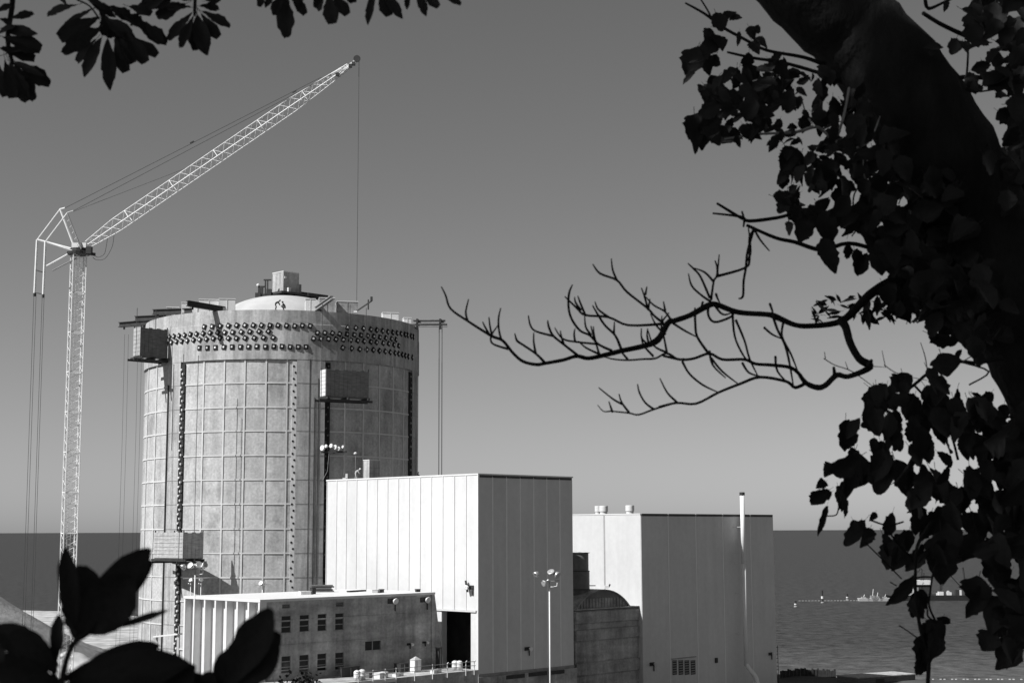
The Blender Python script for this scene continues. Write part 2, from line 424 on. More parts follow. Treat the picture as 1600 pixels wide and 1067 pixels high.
stud_strip(16.35, 18.5, LOZ, ZB - 0.3, 0.95, RB + 0.20, ANCH, STEEL, 1, .10)
# vertical pipes and ropes down the pilasters
for phi, top, bot, r_ in ((12.2, 620, 925, .05), (13.6, 590, 925, .04), (10.2, 560, 930, .035), (-51.0, 596, 1040, .13), (-48.0, 563, 700, .05)):
    zt = hit_cyl(438, top, DC, RB).z; zb = hit_cyl(438, bot, DC, RB).z
    MB().tube([dpt(phi, RR - 0.03 + r_ * .6, zb), dpt(phi, RR - 0.03 + r_ * .6, zt)], r_, 6).build('down_pipe', STEEL, reactor)
# tendon anchors: dark plate set proud with a pale cap
z1 = lambda L: [(170 + x / 5.333, 400 + y / 5.333) for x, y in L]
z2 = lambda L: [(400 + x / 5.333, 400 + y / 5.333) for x, y in L]
rows = [
 (z1([(797,590),(863,587),(930,583),(998,580),(1067,577),(1135,577),(1205,577),(1273,577),(1343,578),(1410,578),(1480,580),(1548,583)]) + z2([(385,580),(450,583)]), 20, 1),
 (z2([(762,597),(830,600),(895,605),(955,612),(1005,618),(1053,625),(1098,632),(1138,637),(1175,642),(1208,648),(1240,655),(1262,660),(1290,668),(1310,675)]), 30, 0),
 (z1([(508,675),(545,670),(588,665),(633,660),(682,653),(733,650),(787,645),(845,640),(908,638),(967,637),(1033,635),(1105,632),(1177,630),(1253,628),(1330,627)]), 28, 1),
 (z2([(510,640),(572,640),(635,643),(695,650),(758,652),(817,657),(873,660),(928,665),(980,670),(1030,677),(1080,683),(1127,690),(1165,697)]), 20, 0),
 (z1([(485,727),(525,720),(567,713),(610,710),(655,705),(708,700),(760,697),(815,692),(873,687),(928,683),(998,685),(1065,685),(1137,683),(1213,682),(1290,680),(1370,680)]), 32, 1),
 (z2([(478,688),(540,690),(603,692),(665,695),(727,697),(787,700),(845,705),(900,710),(955,715),(1003,720),(1057,725),(1103,730),(1147,740),(1187,748)]), 24, 0),
 (z1([(757,765),(823,765),(890,762),(960,758),(1028,757),(1098,757),(1165,755),(1233,753),(1305,755),(1375,753),(1443,753),(1510,757),(1578,757)]) + z2([(350,757),(415,757)]), 6, 1),
 (z2([(722,765),(795,770),(862,777),(922,780),(975,783),(1027,790),(1075,795),(1117,802),(1157,808),(1187,815),(1217,822),(1243,830),(1268,838),(1300,845)]), 35, 0)]
amb = MB(); amb.cur = 0
amb.hexa([(-.31, 0, -.34), (.31, 0, -.34), (.31, .13, -.34), (-.31, .13, -.34), (-.31, 0, .34), (.31, 0, .34), (.31, .13, .34), (-.31, .13, .34)])
amb.hexa([(-.22, .13, -.24), (.22, .13, -.24), (.22, .18, -.24), (-.22, .18, -.24), (-.22, .13, .24), (.22, .13, .24), (.22, .18, .24), (-.22, .18, .24)])
amb.cur = 1; amb.hexa([(-.10, .18, -.14), (.12, .18, -.12), (.12, .24, -.12), (-.10, .24, -.14), (-.12, .18, .10), (.10, .18, .12), (.10, .24, .12), (-.12, .24, .10)])
ame = bpy.data.meshes.new('tendon_anchor'); ame.from_pydata(amb.v, [], amb.f)
ame.materials.append(ANCH); ame.materials.append(CAP); ame.polygons.foreach_set('material_index', amb.mi)
for L, tilt, _ in rows:
    for (px, py) in L:
        p = hit_cyl(px, py, DC, RR); nrm = Vector((p.x - DC[0], p.y - DC[1], 0)).normalized()
        side = Vector((nrm.y, -nrm.x, 0)); t = R(tilt + random.uniform(-8, 8))
        e1 = side * math.cos(t) + Vector((0, 0, 1)) * math.sin(t); e3 = e1.cross(nrm)
        M4 = Matrix((e1, nrm, e3)).transposed().to_4x4(); M4.translation = p - nrm * 0.02 - ORG[reactor]
        o = bpy.data.objects.new('tendon_anchor', ame); link(o, reactor); o.matrix_local = M4

# ================================================================== on top of the drum
A0 = math.radians(45.5)
def rim_box(name, px0, px1, ybot, ytop, Y, dep, m1, label, cat, group=None, lid=True):
    """box with its long side seen between two columns, standing on the rim"""
    Y = hit_cyl((px0 + px1) / 2, 492, DC, RR - 1.35).y; z0 = ZR - 0.88; z1_ = ZR + 0.45 + (ybot - ytop) / F * Y
    x0 = PX(px0, Y, z0); x1 = PX(px1, Y, z0); L = x1 - x0
    fr = frame((x0 + L * 0.08, Y), R(10)); L *= 1.32
    e = empty(name, (x0 + L * 0.5, Y, z0), label, cat, group)
    MB().box(fr, 0, L * 0.72, 0, dep, z0, z1_ - 0.12).build('body', m1, e)
    MB().box(fr, -0.06, L * 0.72 + 0.06, -0.06, dep + 0.06, z1_ - 0.115, z1_).build('lid', WHITE, e)
    for k in range(1, 4): MB().box(fr, L * 0.18 * k - 0.03, L * 0.18 * k + 0.03, -0.05, 0.0, z0 + 0.1, z1_ - 0.15).build('batten', m1, e) if k % 2 == 0 else None
    return e
G1 = 'pale site boxes along the tower rim'
rim_box('site_box', 258, 278, 487, 474, 206, 3.0, WHITE, 'lowest small pale box at the far left of the tower rim', 'box', G1)
rim_box('site_box', 281, 307, 486, 470, 204, 3.0, WHITE, 'pale box between the second and third steel beams on the rim', 'box', G1)
rim_box('site_box', 308, 340, 485, 467, 203, 3.2, WHITE, 'longest pale box behind the front steel beam on the rim', 'box', G1)
rim_box('site_box', 340, 366, 485, 468, 203, 3.2, WHITE, 'grey-ended box beside the dome, right of the front steel beam', 'box', G1)
rim_box('site_box', 476, 492, 486, 469, 203.5, 2.6, WHITE, 'narrow pale box right of the dome, next to the dark shed', 'box', G1)
rim_box('site_box', 596, 622, 490, 481, 209, 2.2, WHITE, 'wide flat white box on the right side of the tower rim', 'box', G1)
rim_box('site_box', 630, 642, 490, 480, 213, 2.0, WHITE, 'small white box at the right end of the rim beside the twin beams', 'box', G1)
rim_box('rim_shed', 497, 522, 486, 466, 206, 3.0, DARKC, 'dark shed on the rim right of the dome with leaning beam', 'shed', 'dark sheds on the rim')
rim_box('rim_shed', 524, 558, 487, 470, 207, 3.0, DARKC, 'long low dark shed on the rim behind the crane rope', 'shed', 'dark sheds on the rim')

def ibeam(mb, p0, p1, h=0.5, wd=0.36):
    p0, p1 = Vector(p0), Vector(p1); d = (p1 - p0).normalized(); u = Vector((0, 0, 1)); u = (u - d * u.dot(d)).normalized()
    mb.bar(p0 + u * (h / 2 - .05), p1 + u * (h / 2 - .05), wd, 0.1); mb.bar(p0 - u * (h / 2 - .05), p1 - u * (h / 2 - .05), wd, 0.1)
    mb.bar(p0, p1, 0.12, h - 0.2)
G2 = 'dark steel beams jutting out from the tower rim'
beams = [((187, 219, .75), (250, 213.5, .45), 'lowest dark steel beam, jutting furthest left over the hung work cradle'),
         ((212, 214, .95), (265, 209.5, .5), 'second dark steel beam from the left on the tower rim'),
         ((240, 207.5, .95), (300, 203.5, .5), 'third dark steel beam, tilted up over the rim edge'),
         ((293, 197.2, .60), (362, 202.5, .35), 'front dark steel beam leaning out towards the camera')]
for (a, Ya, za), (b, Yb, zb), lab in beams:
    pa = Vector((PX(a, Ya, ZR + za), Ya, ZR + za)); pb = Vector((PX(b, Yb, ZR + zb), Yb, ZR + zb))
    e = empty('outrigger_beam', pb, lab, 'beam', G2)
    mb = MB(); ibeam(mb, pa, pb, 0.78, 0.55); mb.build('girder', STEEL, e)
    q = pa.lerp(pb, 0.62); MB().box(((q.x, q.y), (1, 0), (0, 1)), -.2, .2, -.2, .2, ZR - 0.05 if (Vector((q.x - DC[0], q.y - DC[1]))).length < RR else q.z - 0.7, q.z - 0.3).build('packing_block', STEEL, e)
    q = pa.lerp(pb, 0.12); MB().box(((q.x, q.y), (1, 0), (0, 1)), -.12, .12, -.12, .12, q.z - 0.75, q.z - 0.3).build('shackle', STEEL, e)
# beam leaning right of the dome
pa = Vector((PX(494, 201.5, ZR + .4), 201.5, ZR + .4)); pb = Vector((PX(519, 198.0, ZR + 1.4), 198.0, ZR + 1.4))
e = empty('outrigger_beam', pa, 'grey tilted beam in front of the dark shed right of the dome', 'beam', G2)
mb = MB(); ibeam(mb, pa, pb, 0.6, 0.5); mb.build('girder', GREY, e); MB().bar(pa + Vector((0, 0, -.45)), pa + Vector((0.8, -.4, -.3)), .5, .3).build('packing_block', STEEL, e)
# thin davit with hook
pa = Vector((PX(556, 202.5, ZR + .15), 202.5, ZR + .15)); pb = Vector((PX(582, 202.5, ZR + 1.3), 201.5, ZR + 1.5))
e = empty('davit_arm', pa, 'thin davit arm with upright hook on the rim right of the crane rope', 'davit')
MB().bar(pa, pb, .16, .16).build('arm', STEEL, e); q = pa.lerp(pb, .8); MB().bar(q - Vector((0, 0, .9)), q + Vector((0, 0, .5)), .18, .18).build('post', STEEL, e)
MB().bar(pb, pb + Vector((0, 0, .6)), .3, .3).build('hook', STEEL, e); MB().box(((pa.x, pa.y), (1, 0), (0, 1)), -.25, .25, -.25, .25, ZR + .01, ZR + .25).build('base', WHITE, e)
# twin beams to the right with ropes
e = None
Yt = 216.0
zt = P(690, 508, Yt).z
xa, xb = PX(634, Yt, zt), PX(699, Yt, zt)
e = empty('twin_outrigger', (xa, Yt, zt), 'pair of level grey beams reaching right from the tower rim with ropes', 'beam')
for k, dz in enumerate((0.0, 0.62)):
    mb = MB(); ibeam(mb, (xa + k * 1.0, Yt + k * .6, zt + dz * 1.05), (xb - k * .3, Yt + k * .6, zt + dz * 1.05), 0.55, 0.4); mb.build('girder', GREY, e)
for px in (652, 688): MB().box(((PX(px, Yt, zt), Yt), (1, 0), (0, 1)), -.15, .15, -.2, .8, zt - .5, zt + .95).build('clamp', STEEL, e)
MB().box(((xa, Yt), (1, 0), (0, 1)), -.3, .8, -.2, .8, ZR - .3, zt - .22).build('packing_block', STEEL, e)
for px in (686.3, 690.8):
    x = PX(px, Yt, zt); MB().tube([(x, Yt + .3, zt), (x, Yt + .3, GZ + 2)], 0.055, 5).build('rope', ROPE, e)
for px in (654,):
    x = PX(px, Yt, zt); MB().tube([(x, Yt, zt), (x, Yt, GZ + 6)], 0.03, 5).build('rope', ROPE, e)
# cabin and plant on the dome
cz = ZA - 0.05; cY = DC[1]
fr = frame((PX(443, cY - 2, cz), cY - 2), A0)
z0c, z1c = P(443, 460, cY).z, P(443, 428, cY).z
e = empty('dome_platform', (PX(450, cY, cz), cY, z0c - .5), 'dark steel platform on top of the dome', 'platform')
MB().box(fr, -1.2, 7.0, -1.2, 4.0, z0c - .35, z0c - .02).build('deck', STEEL, e)
for a, b in ((0, 0), (5, 0), (0, 3), (5, 3)): MB().box(fr, a - .15, a + .15, b - .15, b + .15, z0c - 1.6, z0c - .352).build('leg', STEEL, e)
MB().box(fr, 3.6, 7.4, -1.4, -1.25, z0c - .3, z0c + .2).build('edge_beam', STEEL, e); MB().box(fr, 3.4, 5.2, 0.4, 2.2, z0c, z0c + .55).build('winch', STEEL, e)
e = empty('dome_cabin', (PX(445, cY, cz), cY, z0c), 'square cabin on the dome, left wall sunlit and right wall shaded', 'cabin')
MB().box(fr, 0, 2.9, 0, 2.7, z0c, z1c).build('walls', CONC, e); MB().box(fr, 2.903, 3.6, 0.3, 2.2, z0c, z1c - 1.5).build('side_locker', GREY, e)
MB().box(fr, -.05, 2.95, -.05, 2.75, z1c + .003, z1c + .12).build('roof', WHITE, e); MB().box(fr, 0.15, 0.5, -.12, 0, z1c - 1.0, z1c - .7).build('lamp', CAP, e)
MB().box(fr, 0.6, 1.05, -.5, -.05, z0c, z0c + .75).build('tank', CAP, e)
e = empty('plant_frame', (PX(412, cY, cz), cY, z0c - .3), 'dark pumps and pipe frame left of the dome cabin', 'machine')
for px, py0, py1, wd in ((405, 462, 447, .25), (409, 462, 448, .5), (415, 462, 437, .2), (418.5, 462, 437, .18), (421, 461, 452, .7), (404, 462, 458, .8)):
    x = PX(px, cY - 2, cz); z_a, z_b = P(px, py0, cY - 2).z - .4, P(px, py1, cY - 2).z
    MB().box(((x, cY - 2), (1, 0), (0, 1)), -wd / 2, wd / 2, -wd / 2, wd / 2, z_a, z_b).build('upright', STEEL, e)
for (xa_, ya_), (xb_, yb_) in (((412, 437.5), (424, 437.5)), ((404, 448), (414, 448)), ((413, 460), (424, 457))):
    MB().bar(P(xa_, ya_, cY - 2), P(xb_, yb_, cY - 2), .25, .2).build('cross_bar', STEEL, e)
MB().lathe(P(403.3, 445.5, cY - 2), [(0, -.25), (.22, -.12), (.25, 0), (.22, .12), (0, .25)], 10).build('lamp', CAP, e)

# ---- people
def person(base, face, pose, material, label, hat=CAP):
    """one skinned body; pose gives joint offsets (x sideways, y forward, z up) in metres"""
    e = empty('person', base, label, 'person'); a = math.atan2(face[1], face[0]) - math.pi / 2
    rot = Matrix.Rotation(a, 3, 'Z')
    names = list(pose.keys()); me = bpy.data.meshes.new('body')
    ed = [('pelvis', 'chest'), ('chest', 'neck'), ('neck', 'head'), ('head', 'crown'), ('chest', 'shl'), ('shl', 'ell'), ('ell', 'hal'), ('chest', 'shr'), ('shr', 'elr'), ('elr', 'har'),
          ('pelvis', 'hil'), ('hil', 'knl'), ('knl', 'anl'), ('anl', 'tol'), ('pelvis', 'hir'), ('hir', 'knr'), ('knr', 'anr'), ('anr', 'tor')]
    rad = dict(pelvis=.15, chest=.17, neck=.07, head=.10, crown=.09, shl=.08, shr=.08, ell=.055, elr=.055, hal=.045, har=.045, hil=.11, hir=.11, knl=.075, knr=.075, anl=.05, anr=.05, tol=.045, tor=.045)
    me.from_pydata([rot @ Vector(pose[k]) for k in names], [(names.index(x), names.index(y)) for x, y in ed], [])
    me.materials.append(material)
    o = bpy.data.objects.new('body', me); link(o, e)
    md = o.modifiers.new('skin', 'SKIN'); sd = o.modifiers.new('sub', 'SUBSURF'); sd.levels = 1; sd.render_levels = 1
    bm = bmesh.new(); bm.from_mesh(me); lay = bm.verts.layers.skin.verify()
    for v, k in zip(bm.verts, names): v[lay].radius = (rad[k], rad[k]); v[lay].use_root = (k == 'pelvis')
    bm.to_mesh(me); bm.free()
    h = rot @ Vector(pose['crown'])
    MB().lathe(Vector(base) + h + Vector((0, 0, .0)), [(.17, 0), (.135, .02), (.12, .1), (.06, .15), (0, .16)], 12).build('hard_hat', hat, e, True)
    return e
stand = dict(pelvis=(0, 0, .92), chest=(0, .02, 1.3), neck=(0, .03, 1.5), head=(0, .05, 1.62), crown=(0, .04, 1.72), shl=(-.2, 0, 1.4), ell=(-.27, .05, 1.12), hal=(-.22, .22, .92), shr=(.2, 0, 1.4), elr=(.28, .05, 1.12), har=(.24, .2, .92),
             hil=(-.1, 0, .86), knl=(-.12, .04, .5), anl=(-.13, 0, .08), tol=(-.14, .18, .04), hir=(.1, 0, .86), knr=(.13, .1, .5), anr=(.14, .02, .08), tor=(.15, .2, .04))
bend = dict(pelvis=(0, -.1, .86), chest=(0, .2, 1.12), neck=(0, .38, 1.2), head=(0, .48, 1.24), crown=(0, .55, 1.3), shl=(-.2, .28, 1.15), ell=(-.22, .42, .9), hal=(-.12, .55, .68), shr=(.2, .28, 1.15), elr=(.22, .45, .9), har=(.14, .58, .66),
            hil=(-.1, -.08, .8), knl=(-.14, .08, .46), anl=(-.14, -.02, .08), tol=(-.15, .16, .04), hir=(.1, -.08, .8), knr=(.14, .02, .46), anr=(.14, -.1, .08), tor=(.15, .08, .04))
squat = dict(pelvis=(0, -.15, .42), chest=(0, .05, .78), neck=(0, .15, .95), head=(0, .22, 1.04), crown=(0, .24, 1.13), shl=(-.2, .08, .85), ell=(-.24, .28, .62), hal=(-.12, .45, .5), shr=(.2, .08, .85), elr=(.24, .28, .62), har=(.12, .45, .48),
             hil=(-.1, -.12, .38), knl=(-.16, .25, .5), anl=(-.14, .02, .08), tol=(-.14, .2, .04), hir=(.1, -.12, .38), knr=(.16, .25, .46), anr=(.14, .0, .08), tor=(.14, .18, .04))
p = hit_cyl(431, 484, DC, RR - .35); person((p.x, p.y, ZR), (.9, .2), bend, SKIN, 'worker in dark clothes bending over on the tower rim', STEEL)
p = hit_cyl(444, 484, DC, RR - .5); person((p.x, p.y, ZR), (-.9, .1), squat, SKIN, 'worker in dark clothes squatting on the tower rim', STEEL)

# ---- hung work cradles
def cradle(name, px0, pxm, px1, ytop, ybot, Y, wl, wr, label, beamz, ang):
    """boarded cradle: corner towards the camera at pxm, wl and wr are the board colours for the sunlit left and shaded right face"""
    kx, kz = P(pxm, ybot, Y).x, P(pxm, ybot, Y).z
    fr = frame((kx, Y), R(ang)); ex, ey = fr[1], fr[2]
    zt_ = kz + (ybot - ytop) / F * Y
    # lengths so that the far ends land in columns px0 and px1
    def solve(px, e):
        u = (px - 800.0) / F * math.cos(TH); return (u * Y - kx) / (e[0] - u * e[1])
    while True:                                        # bring the cradle forward until it hangs clear of the wall
        kx, kz = P(pxm, ybot, Y).x, P(pxm, ybot, Y).z; fr = frame((kx, Y), R(ang)); zt_ = kz + (ybot - ytop) / F * Y
        la = solve(px1, ex); lb = solve(px0, ey)
        if min((Vector((fpt(fr, a, b, 0).x - DC[0], fpt(fr, a, b, 0).y - DC[1]))).length for a in (0, la / 2, la) for b in (0, lb / 2, lb)) > RB + 0.35: break
        Y -= 0.3
    e = empty(name, (kx, Y, kz), label, 'work cradle', 'boarded work cradles hung on the tower')
    nb = 7
    for k in range(nb):
        h = (zt_ - kz) / nb
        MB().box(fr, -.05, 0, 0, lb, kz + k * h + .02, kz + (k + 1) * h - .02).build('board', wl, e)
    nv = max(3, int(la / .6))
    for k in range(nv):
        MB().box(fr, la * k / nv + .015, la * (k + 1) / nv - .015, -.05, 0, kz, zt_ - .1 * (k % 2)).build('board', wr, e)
    MB().box(fr, .02, la, .02, lb, kz - .1, kz - .002).build('floor', WOODD, e)
    for a, b in ((.06, .06), (la - .06, .06), (.06, lb - .06), (la - .06, lb - .06)):
        MB().box(fr, a - .06, a + .06, b - .06, b + .06, kz, zt_ + .25).build('post', STEEL, e)
    for a in (.15, la * .5, la - .15): MB().box(fr, a - .09, a + .09, -.5, lb + .9, kz - .42, kz - .12).build('joist', STEEL, e)
    for b in (.1, lb - .1): MB().box(fr, -.9, la + .6, b - .09, b + .09, kz - .72, kz - .424).build('bearer', STEEL, e)
    MB().box(fr, -.04, la, lb - .02, lb + .02, kz, zt_ - .3).build('back_board', WOODD, e)
    for (a, b) in ((-.6, .1), (la * .55, .1), (la + .3, lb - .1)):
        q = fpt(fr, a, b, kz - .5); MB().tube([q, (q.x, q.y, beamz)], 0.045, 5).build('cable', ROPE, e)
    return fr, kz, zt_, la, lb
cradle('work_cradle', 199, 219, 253, 510, 555, 208.5, WOOD, WOODD, 'boarded work cradle hanging at the upper left edge of the tower', ZR + .6, 44)  # sun and shade put into the colours: paler boards left, darker right
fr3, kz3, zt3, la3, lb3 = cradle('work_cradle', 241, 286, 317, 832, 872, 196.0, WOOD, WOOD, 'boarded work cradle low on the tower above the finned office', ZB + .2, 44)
fr2, kz2, zt2, la2, lb2 = cradle('work_cradle', 497, 509, 573, 576, 618, 194.6, WHITE, WOODD, 'long boarded work cradle on the shaded side below the anchors', ZR + .2, 30)  # same here, white left boards for sun, dark right boards for shade
# thin ropes below the upper left cradle
e = empty('hanging_rope', (PX(212, 200, 55), 200, 55), 'slack ropes hanging from the upper left cradle', 'rope')
for px in (194, 200, 215, 221):
    x = PX(px, 201, 52.0); MB().tube([(x, 201, 54.0), (x + .1, 201, 40), (x + .05, 201, GZ)], 0.022, 4).build('strand', ROPE, e)
# floodlight cluster on the shaded wall
q = hit_cyl(520, 701, DC, RB + 1.6)
e = empty('lamp_gantry', q, 'cluster of white floodlights on a bracket against the shaded tower wall', 'floodlight')
MB().bar(q + Vector((-1.6, .2, -.45)), q + Vector((1.9, .2, -.4)), .3, .25).build('bracket', STEEL, e)
MB().bar(q + Vector((0, .2, -.45)), q + Vector((0, 2.2, -.45)), .2, .2).build('bracket', STEEL, e)
for dx, dz, s_ in ((-1.4, .1, .38), (-.9, .35, .25), (-.2, .4, .3), (.35, .2, .34), (.8, .0, .3), (1.4, .25, .2)):
    MB().lathe(q + Vector((dx, 0, dz)), [(0, -.35), (s_ * .6, -.3), (s_, 0), (s_, .1), (s_ * .8, .12), (0, .02)], 12, axis=(-.6, -.7, .1)).build('lamp_head', CAP, e, True)
MB().tube([q + Vector((-.5, .1, -.4)), q + Vector((-.7, .1, -3)), q + Vector((-1.4, .3, -4.3))], .03, 5).build('cable', GREY, e)

# ================================================================== TOWER CRANE
MY = 222.0
mtop = P(123, 398, MY); MXc = mtop.x; zt = mtop.z
crane = empty('tower_crane', (MXc, MY, GZ), 'white lattice tower crane with raised jib over the concrete tower', 'crane')
ca = R(28); mex = Vector((math.cos(ca), math.sin(ca), 0)); mey = Vector((-math.sin(ca), math.cos(ca), 0)); hw = 0.98
secs = 11; sh = (zt - GZ) / secs; mb = MB()
crn = [mex * hw + mey * hw, -mex * hw + mey * hw, -mex * hw - mey * hw, mex * hw - mey * hw]
b0 = Vector((MXc, MY, GZ))
for c_ in crn: mb.tube([b0 + c_, b0 + c_ + Vector((0, 0, sh))], .105, 5)
nb = 3
for k in range(nb):
    za, zb_ = sh * k / nb, sh * (k + 1) / nb
    for s_ in range(4):
        p, q = crn[s_], crn[(s_ + 1) % 4]
        zm = (za + zb_) / 2
        mb.tube([b0 + p + Vector((0, 0, za)), b0 + q + Vector((0, 0, zm))], .036, 4); mb.tube([b0 + q + Vector((0, 0, zm)), b0 + p + Vector((0, 0, zb_))], .036, 4)
        if k == 0: mb.tube([b0 + p + Vector((0, 0, za + .05)), b0 + q + Vector((0, 0, za + .05))], .10, 4)
first = mb.build('mast_section', WSTEEL, crane)
for i in range(1, secs):
    o = first.copy(); C.objects.link(o); o.parent = crane; o.location = (0, 0, sh * i)
# ladder inside
mb = MB(); lx = b0 + mey * .3
for s_ in (-.25, .25): mb.tube([lx + mex * s_, lx + mex * s_ + Vector((0, 0, zt - GZ))], .04, 4)
for k in range(int((zt - GZ) / .9)): mb.tube([lx - mex * .25 + Vector((0, 0, .9 * k)), lx + mex * .25 + Vector((0, 0, .9 * k))], .025, 4)
mb.build('ladder', WSTEEL, crane)
MB().lathe((MXc, MY, zt), [(0, 0), (1.7, 0), (1.75, .35), (1.3, .5), (1.3, .9), (0, .95)], 16).build('slewing_ring', STEEL, crane)
fr = ((MXc, MY), (1, 0), (0, 1))
MB().box(fr, -.9, 1.3, -.8, .8, zt + .95, zt + 1.7).build('turntable', WSTEEL, crane)
MB().box(fr, 1.5, 2.3, -1.5, -.6, zt - .1, zt + 1.0).build('cab', STEEL, crane)
MB().bar((MXc + 1.0, MY - 1.2, zt + .1), (MXc + 2.7, MY - .5, zt - .1), .5, .4).build('bracket', STEEL, crane)
# A-frame and counter-jib
def T(p0, p1, r0=.14, name='strut', mt=WSTEEL):
    MB().tube([p0, p1], r0, 6).build(name, mt, crane)
dy = 1.1
ap1, ap2 = P(94, 327, MY + dy), P(105, 333, MY - dy); bk1, bk2 = P(58, 375, MY + dy), P(71, 378, MY - dy)
ft1, ft2 = P(118, 391, MY + dy), P(127, 389, MY - dy); lo1, lo2 = P(73, 416, MY + dy), P(82, 423, MY - dy)
T(ap1, ft1, .17); T(ap2, ft2, .12, mt=GREY); T(ap1, bk1, .12); T(ap2, bk2, .12); T(bk1, ft1, .22); T(bk2, P(122, 395, MY - dy), .12); T(lo1, ft1, .16); T(lo2, P(120, 403, MY - dy), .1, mt=GREY)
T(ap1, P(102, 325, MY), .12); T(ap2, P(114, 330, MY), .12)
k = 0
for i in range(6):
    a, b = ap2.lerp(ft2, i / 6), ap1.lerp(ft1, (i + .8) / 6); T(ap2.lerp(ft2, i / 6), ap2.lerp(ft2, i / 6 + .06) + Vector((-.5, .2, 0)), .05, 'rung')
for t, u, ln in ((bk1, P(54, 458, MY + dy), 0), (bk2, P(67.5, 460, MY - dy), 0)):
    T(t, u, .20, 'ballast_bar'); T(u, u + Vector((0, 0, -.5)), .22, 'ballast_cap', STEEL)
T(P(56, 422, MY + dy), P(69, 426, MY - dy), .10, 'cross_bar', STEEL); T(P(54, 457, MY + dy), P(68, 460, MY - dy), .08, 'cross_bar', STEEL)
for px, py, d_ in ((53, 459, dy), (56.5, 459, dy), (66, 460, -dy), (69, 460, -dy)):
    q = P(px, py, MY + d_); T(q, Vector((q.x + .2, q.y, GZ)), .035, 'rope', ROPE)
# jib
j0, j1 = P(131, 386, MY), P(545, 104, MY); jt = P(561, 93, MY)
d = (j1 - j0); L = d.length; d.normalize(); s1 = Vector((0, 1, 0)); s1 = (s1 - d * s1.dot(d)).normalized(); s2 = s1.cross(d).normalized()
s1, s2 = (s1 * .9 + s2 * .44).normalized(), (s2 * .9 - s1 * .44).normalized()
def wdt(t): return 0.35 + 0.41 * min(1, t / .12) if t < .12 else (0.76 if t < .78 else 0.76 - .45 * (t - .78) / .22)
NSEC = 6; NP = 8
for sct in range(NSEC):
    mb = MB()
    for k in range(NP):
        t0, t1 = (sct + k / NP) / NSEC, (sct + (k + 1) / NP) / NSEC
        c0, c1 = j0 + d * (L * t0), j0 + d * (L * t1); w0, w1 = wdt(t0), wdt(t1)
        cs = [(1, 1), (-1, 1), (-1, -1), (1, -1)]
        for q in range(4):
            a, b = cs[q], cs[(q + 1) % 4]
            mb.tube([c0 + (s1 * a[0] + s2 * a[1]) * w0, c1 + (s1 * a[0] + s2 * a[1]) * w1], .06, 4, False)
            A, Bv = (a, b) if k % 2 else (b, a)
            mb.tube([c0 + (s1 * A[0] + s2 * A[1]) * w0, c1 + (s1 * Bv[0] + s2 * Bv[1]) * w1], .028, 4, False)
            if k == 0: mb.tube([c0 + (s1 * a[0] + s2 * a[1]) * w0, c0 + (s1 * b[0] + s2 * b[1]) * w0], .06, 4, False)
    mb.build('jib_section', WSTEEL, crane)
mb = MB(); mb.bar(j1 - d * 3.0, jt, .5, .5); mb.bar(P(520, 121, MY), P(536, 111, MY), 1.0, .8); mb.build('jib_head', WSTEEL, crane)
mb = MB(); mb.lathe(jt + Vector((-.3, -.3, .0)), [(0, -.1), (.55, -.1), (.55, .1), (0, .1)], 12, axis=(0, 1, 0)); mb.build('sheave', STEEL, crane)
for k in (528, 548, 553): MB().box(((P(k, 100, MY).x, MY - .5), (1, 0), (0, 1)), -.25, .25, -.3, .3, P(k, 533 - (k - 130) * .681 - 144, MY).z - .3, P(k, 533 - (k - 130) * .681 - 144, MY).z + .2).build('pulley_block', STEEL, crane)
for a, b, r_ in (((102, 325, 0), (502, 121, .6), .04), ((114, 330, 0), (538, 106, -.6), .04), ((114, 331, .2), (330, 248, .2), .03)):
    T(P(a[0], a[1], MY + a[2]), P(b[0], b[1], MY + b[2]), r_, 'pendant_rope', ROPE)
T(P(330, 248, MY + .2), P(470, 142, MY), .02, 'pendant_rope', ROPE)
for px, py in ((300, 222.5), (460, 143.5)): MB().bar(P(px - 3, py + 1.6, MY), P(px + 3, py - 1.6, MY), .18, .18).build('rope_joint', STEEL, crane)
hb = P(557.5, 476, 212.0)
T(jt + Vector((0, 0, -.3)), Vector((PX(557, MY, ZR), MY, ZR)), .042, 'hoist_rope', ROPE)
# hose loops
for (a, b, c_) in (((145, 402), (160, 404), (178, 368)), ((147, 398), (158, 398), (168, 372))):
    pts = [P(a[0], a[1], MY - 1), P(a[0] + 6, a[1] + 4, MY - 1), P(b[0] + 4, b[1], MY - 1), P(c_[0] - 3, c_[1] + 18, MY - 1), P(c_[0], c_[1], MY - 1)]
    q, r_ = smooth_path(pts, [.045] * 5, 4); MB().tube(q, r_, 5).build('hose', ROPE, crane)

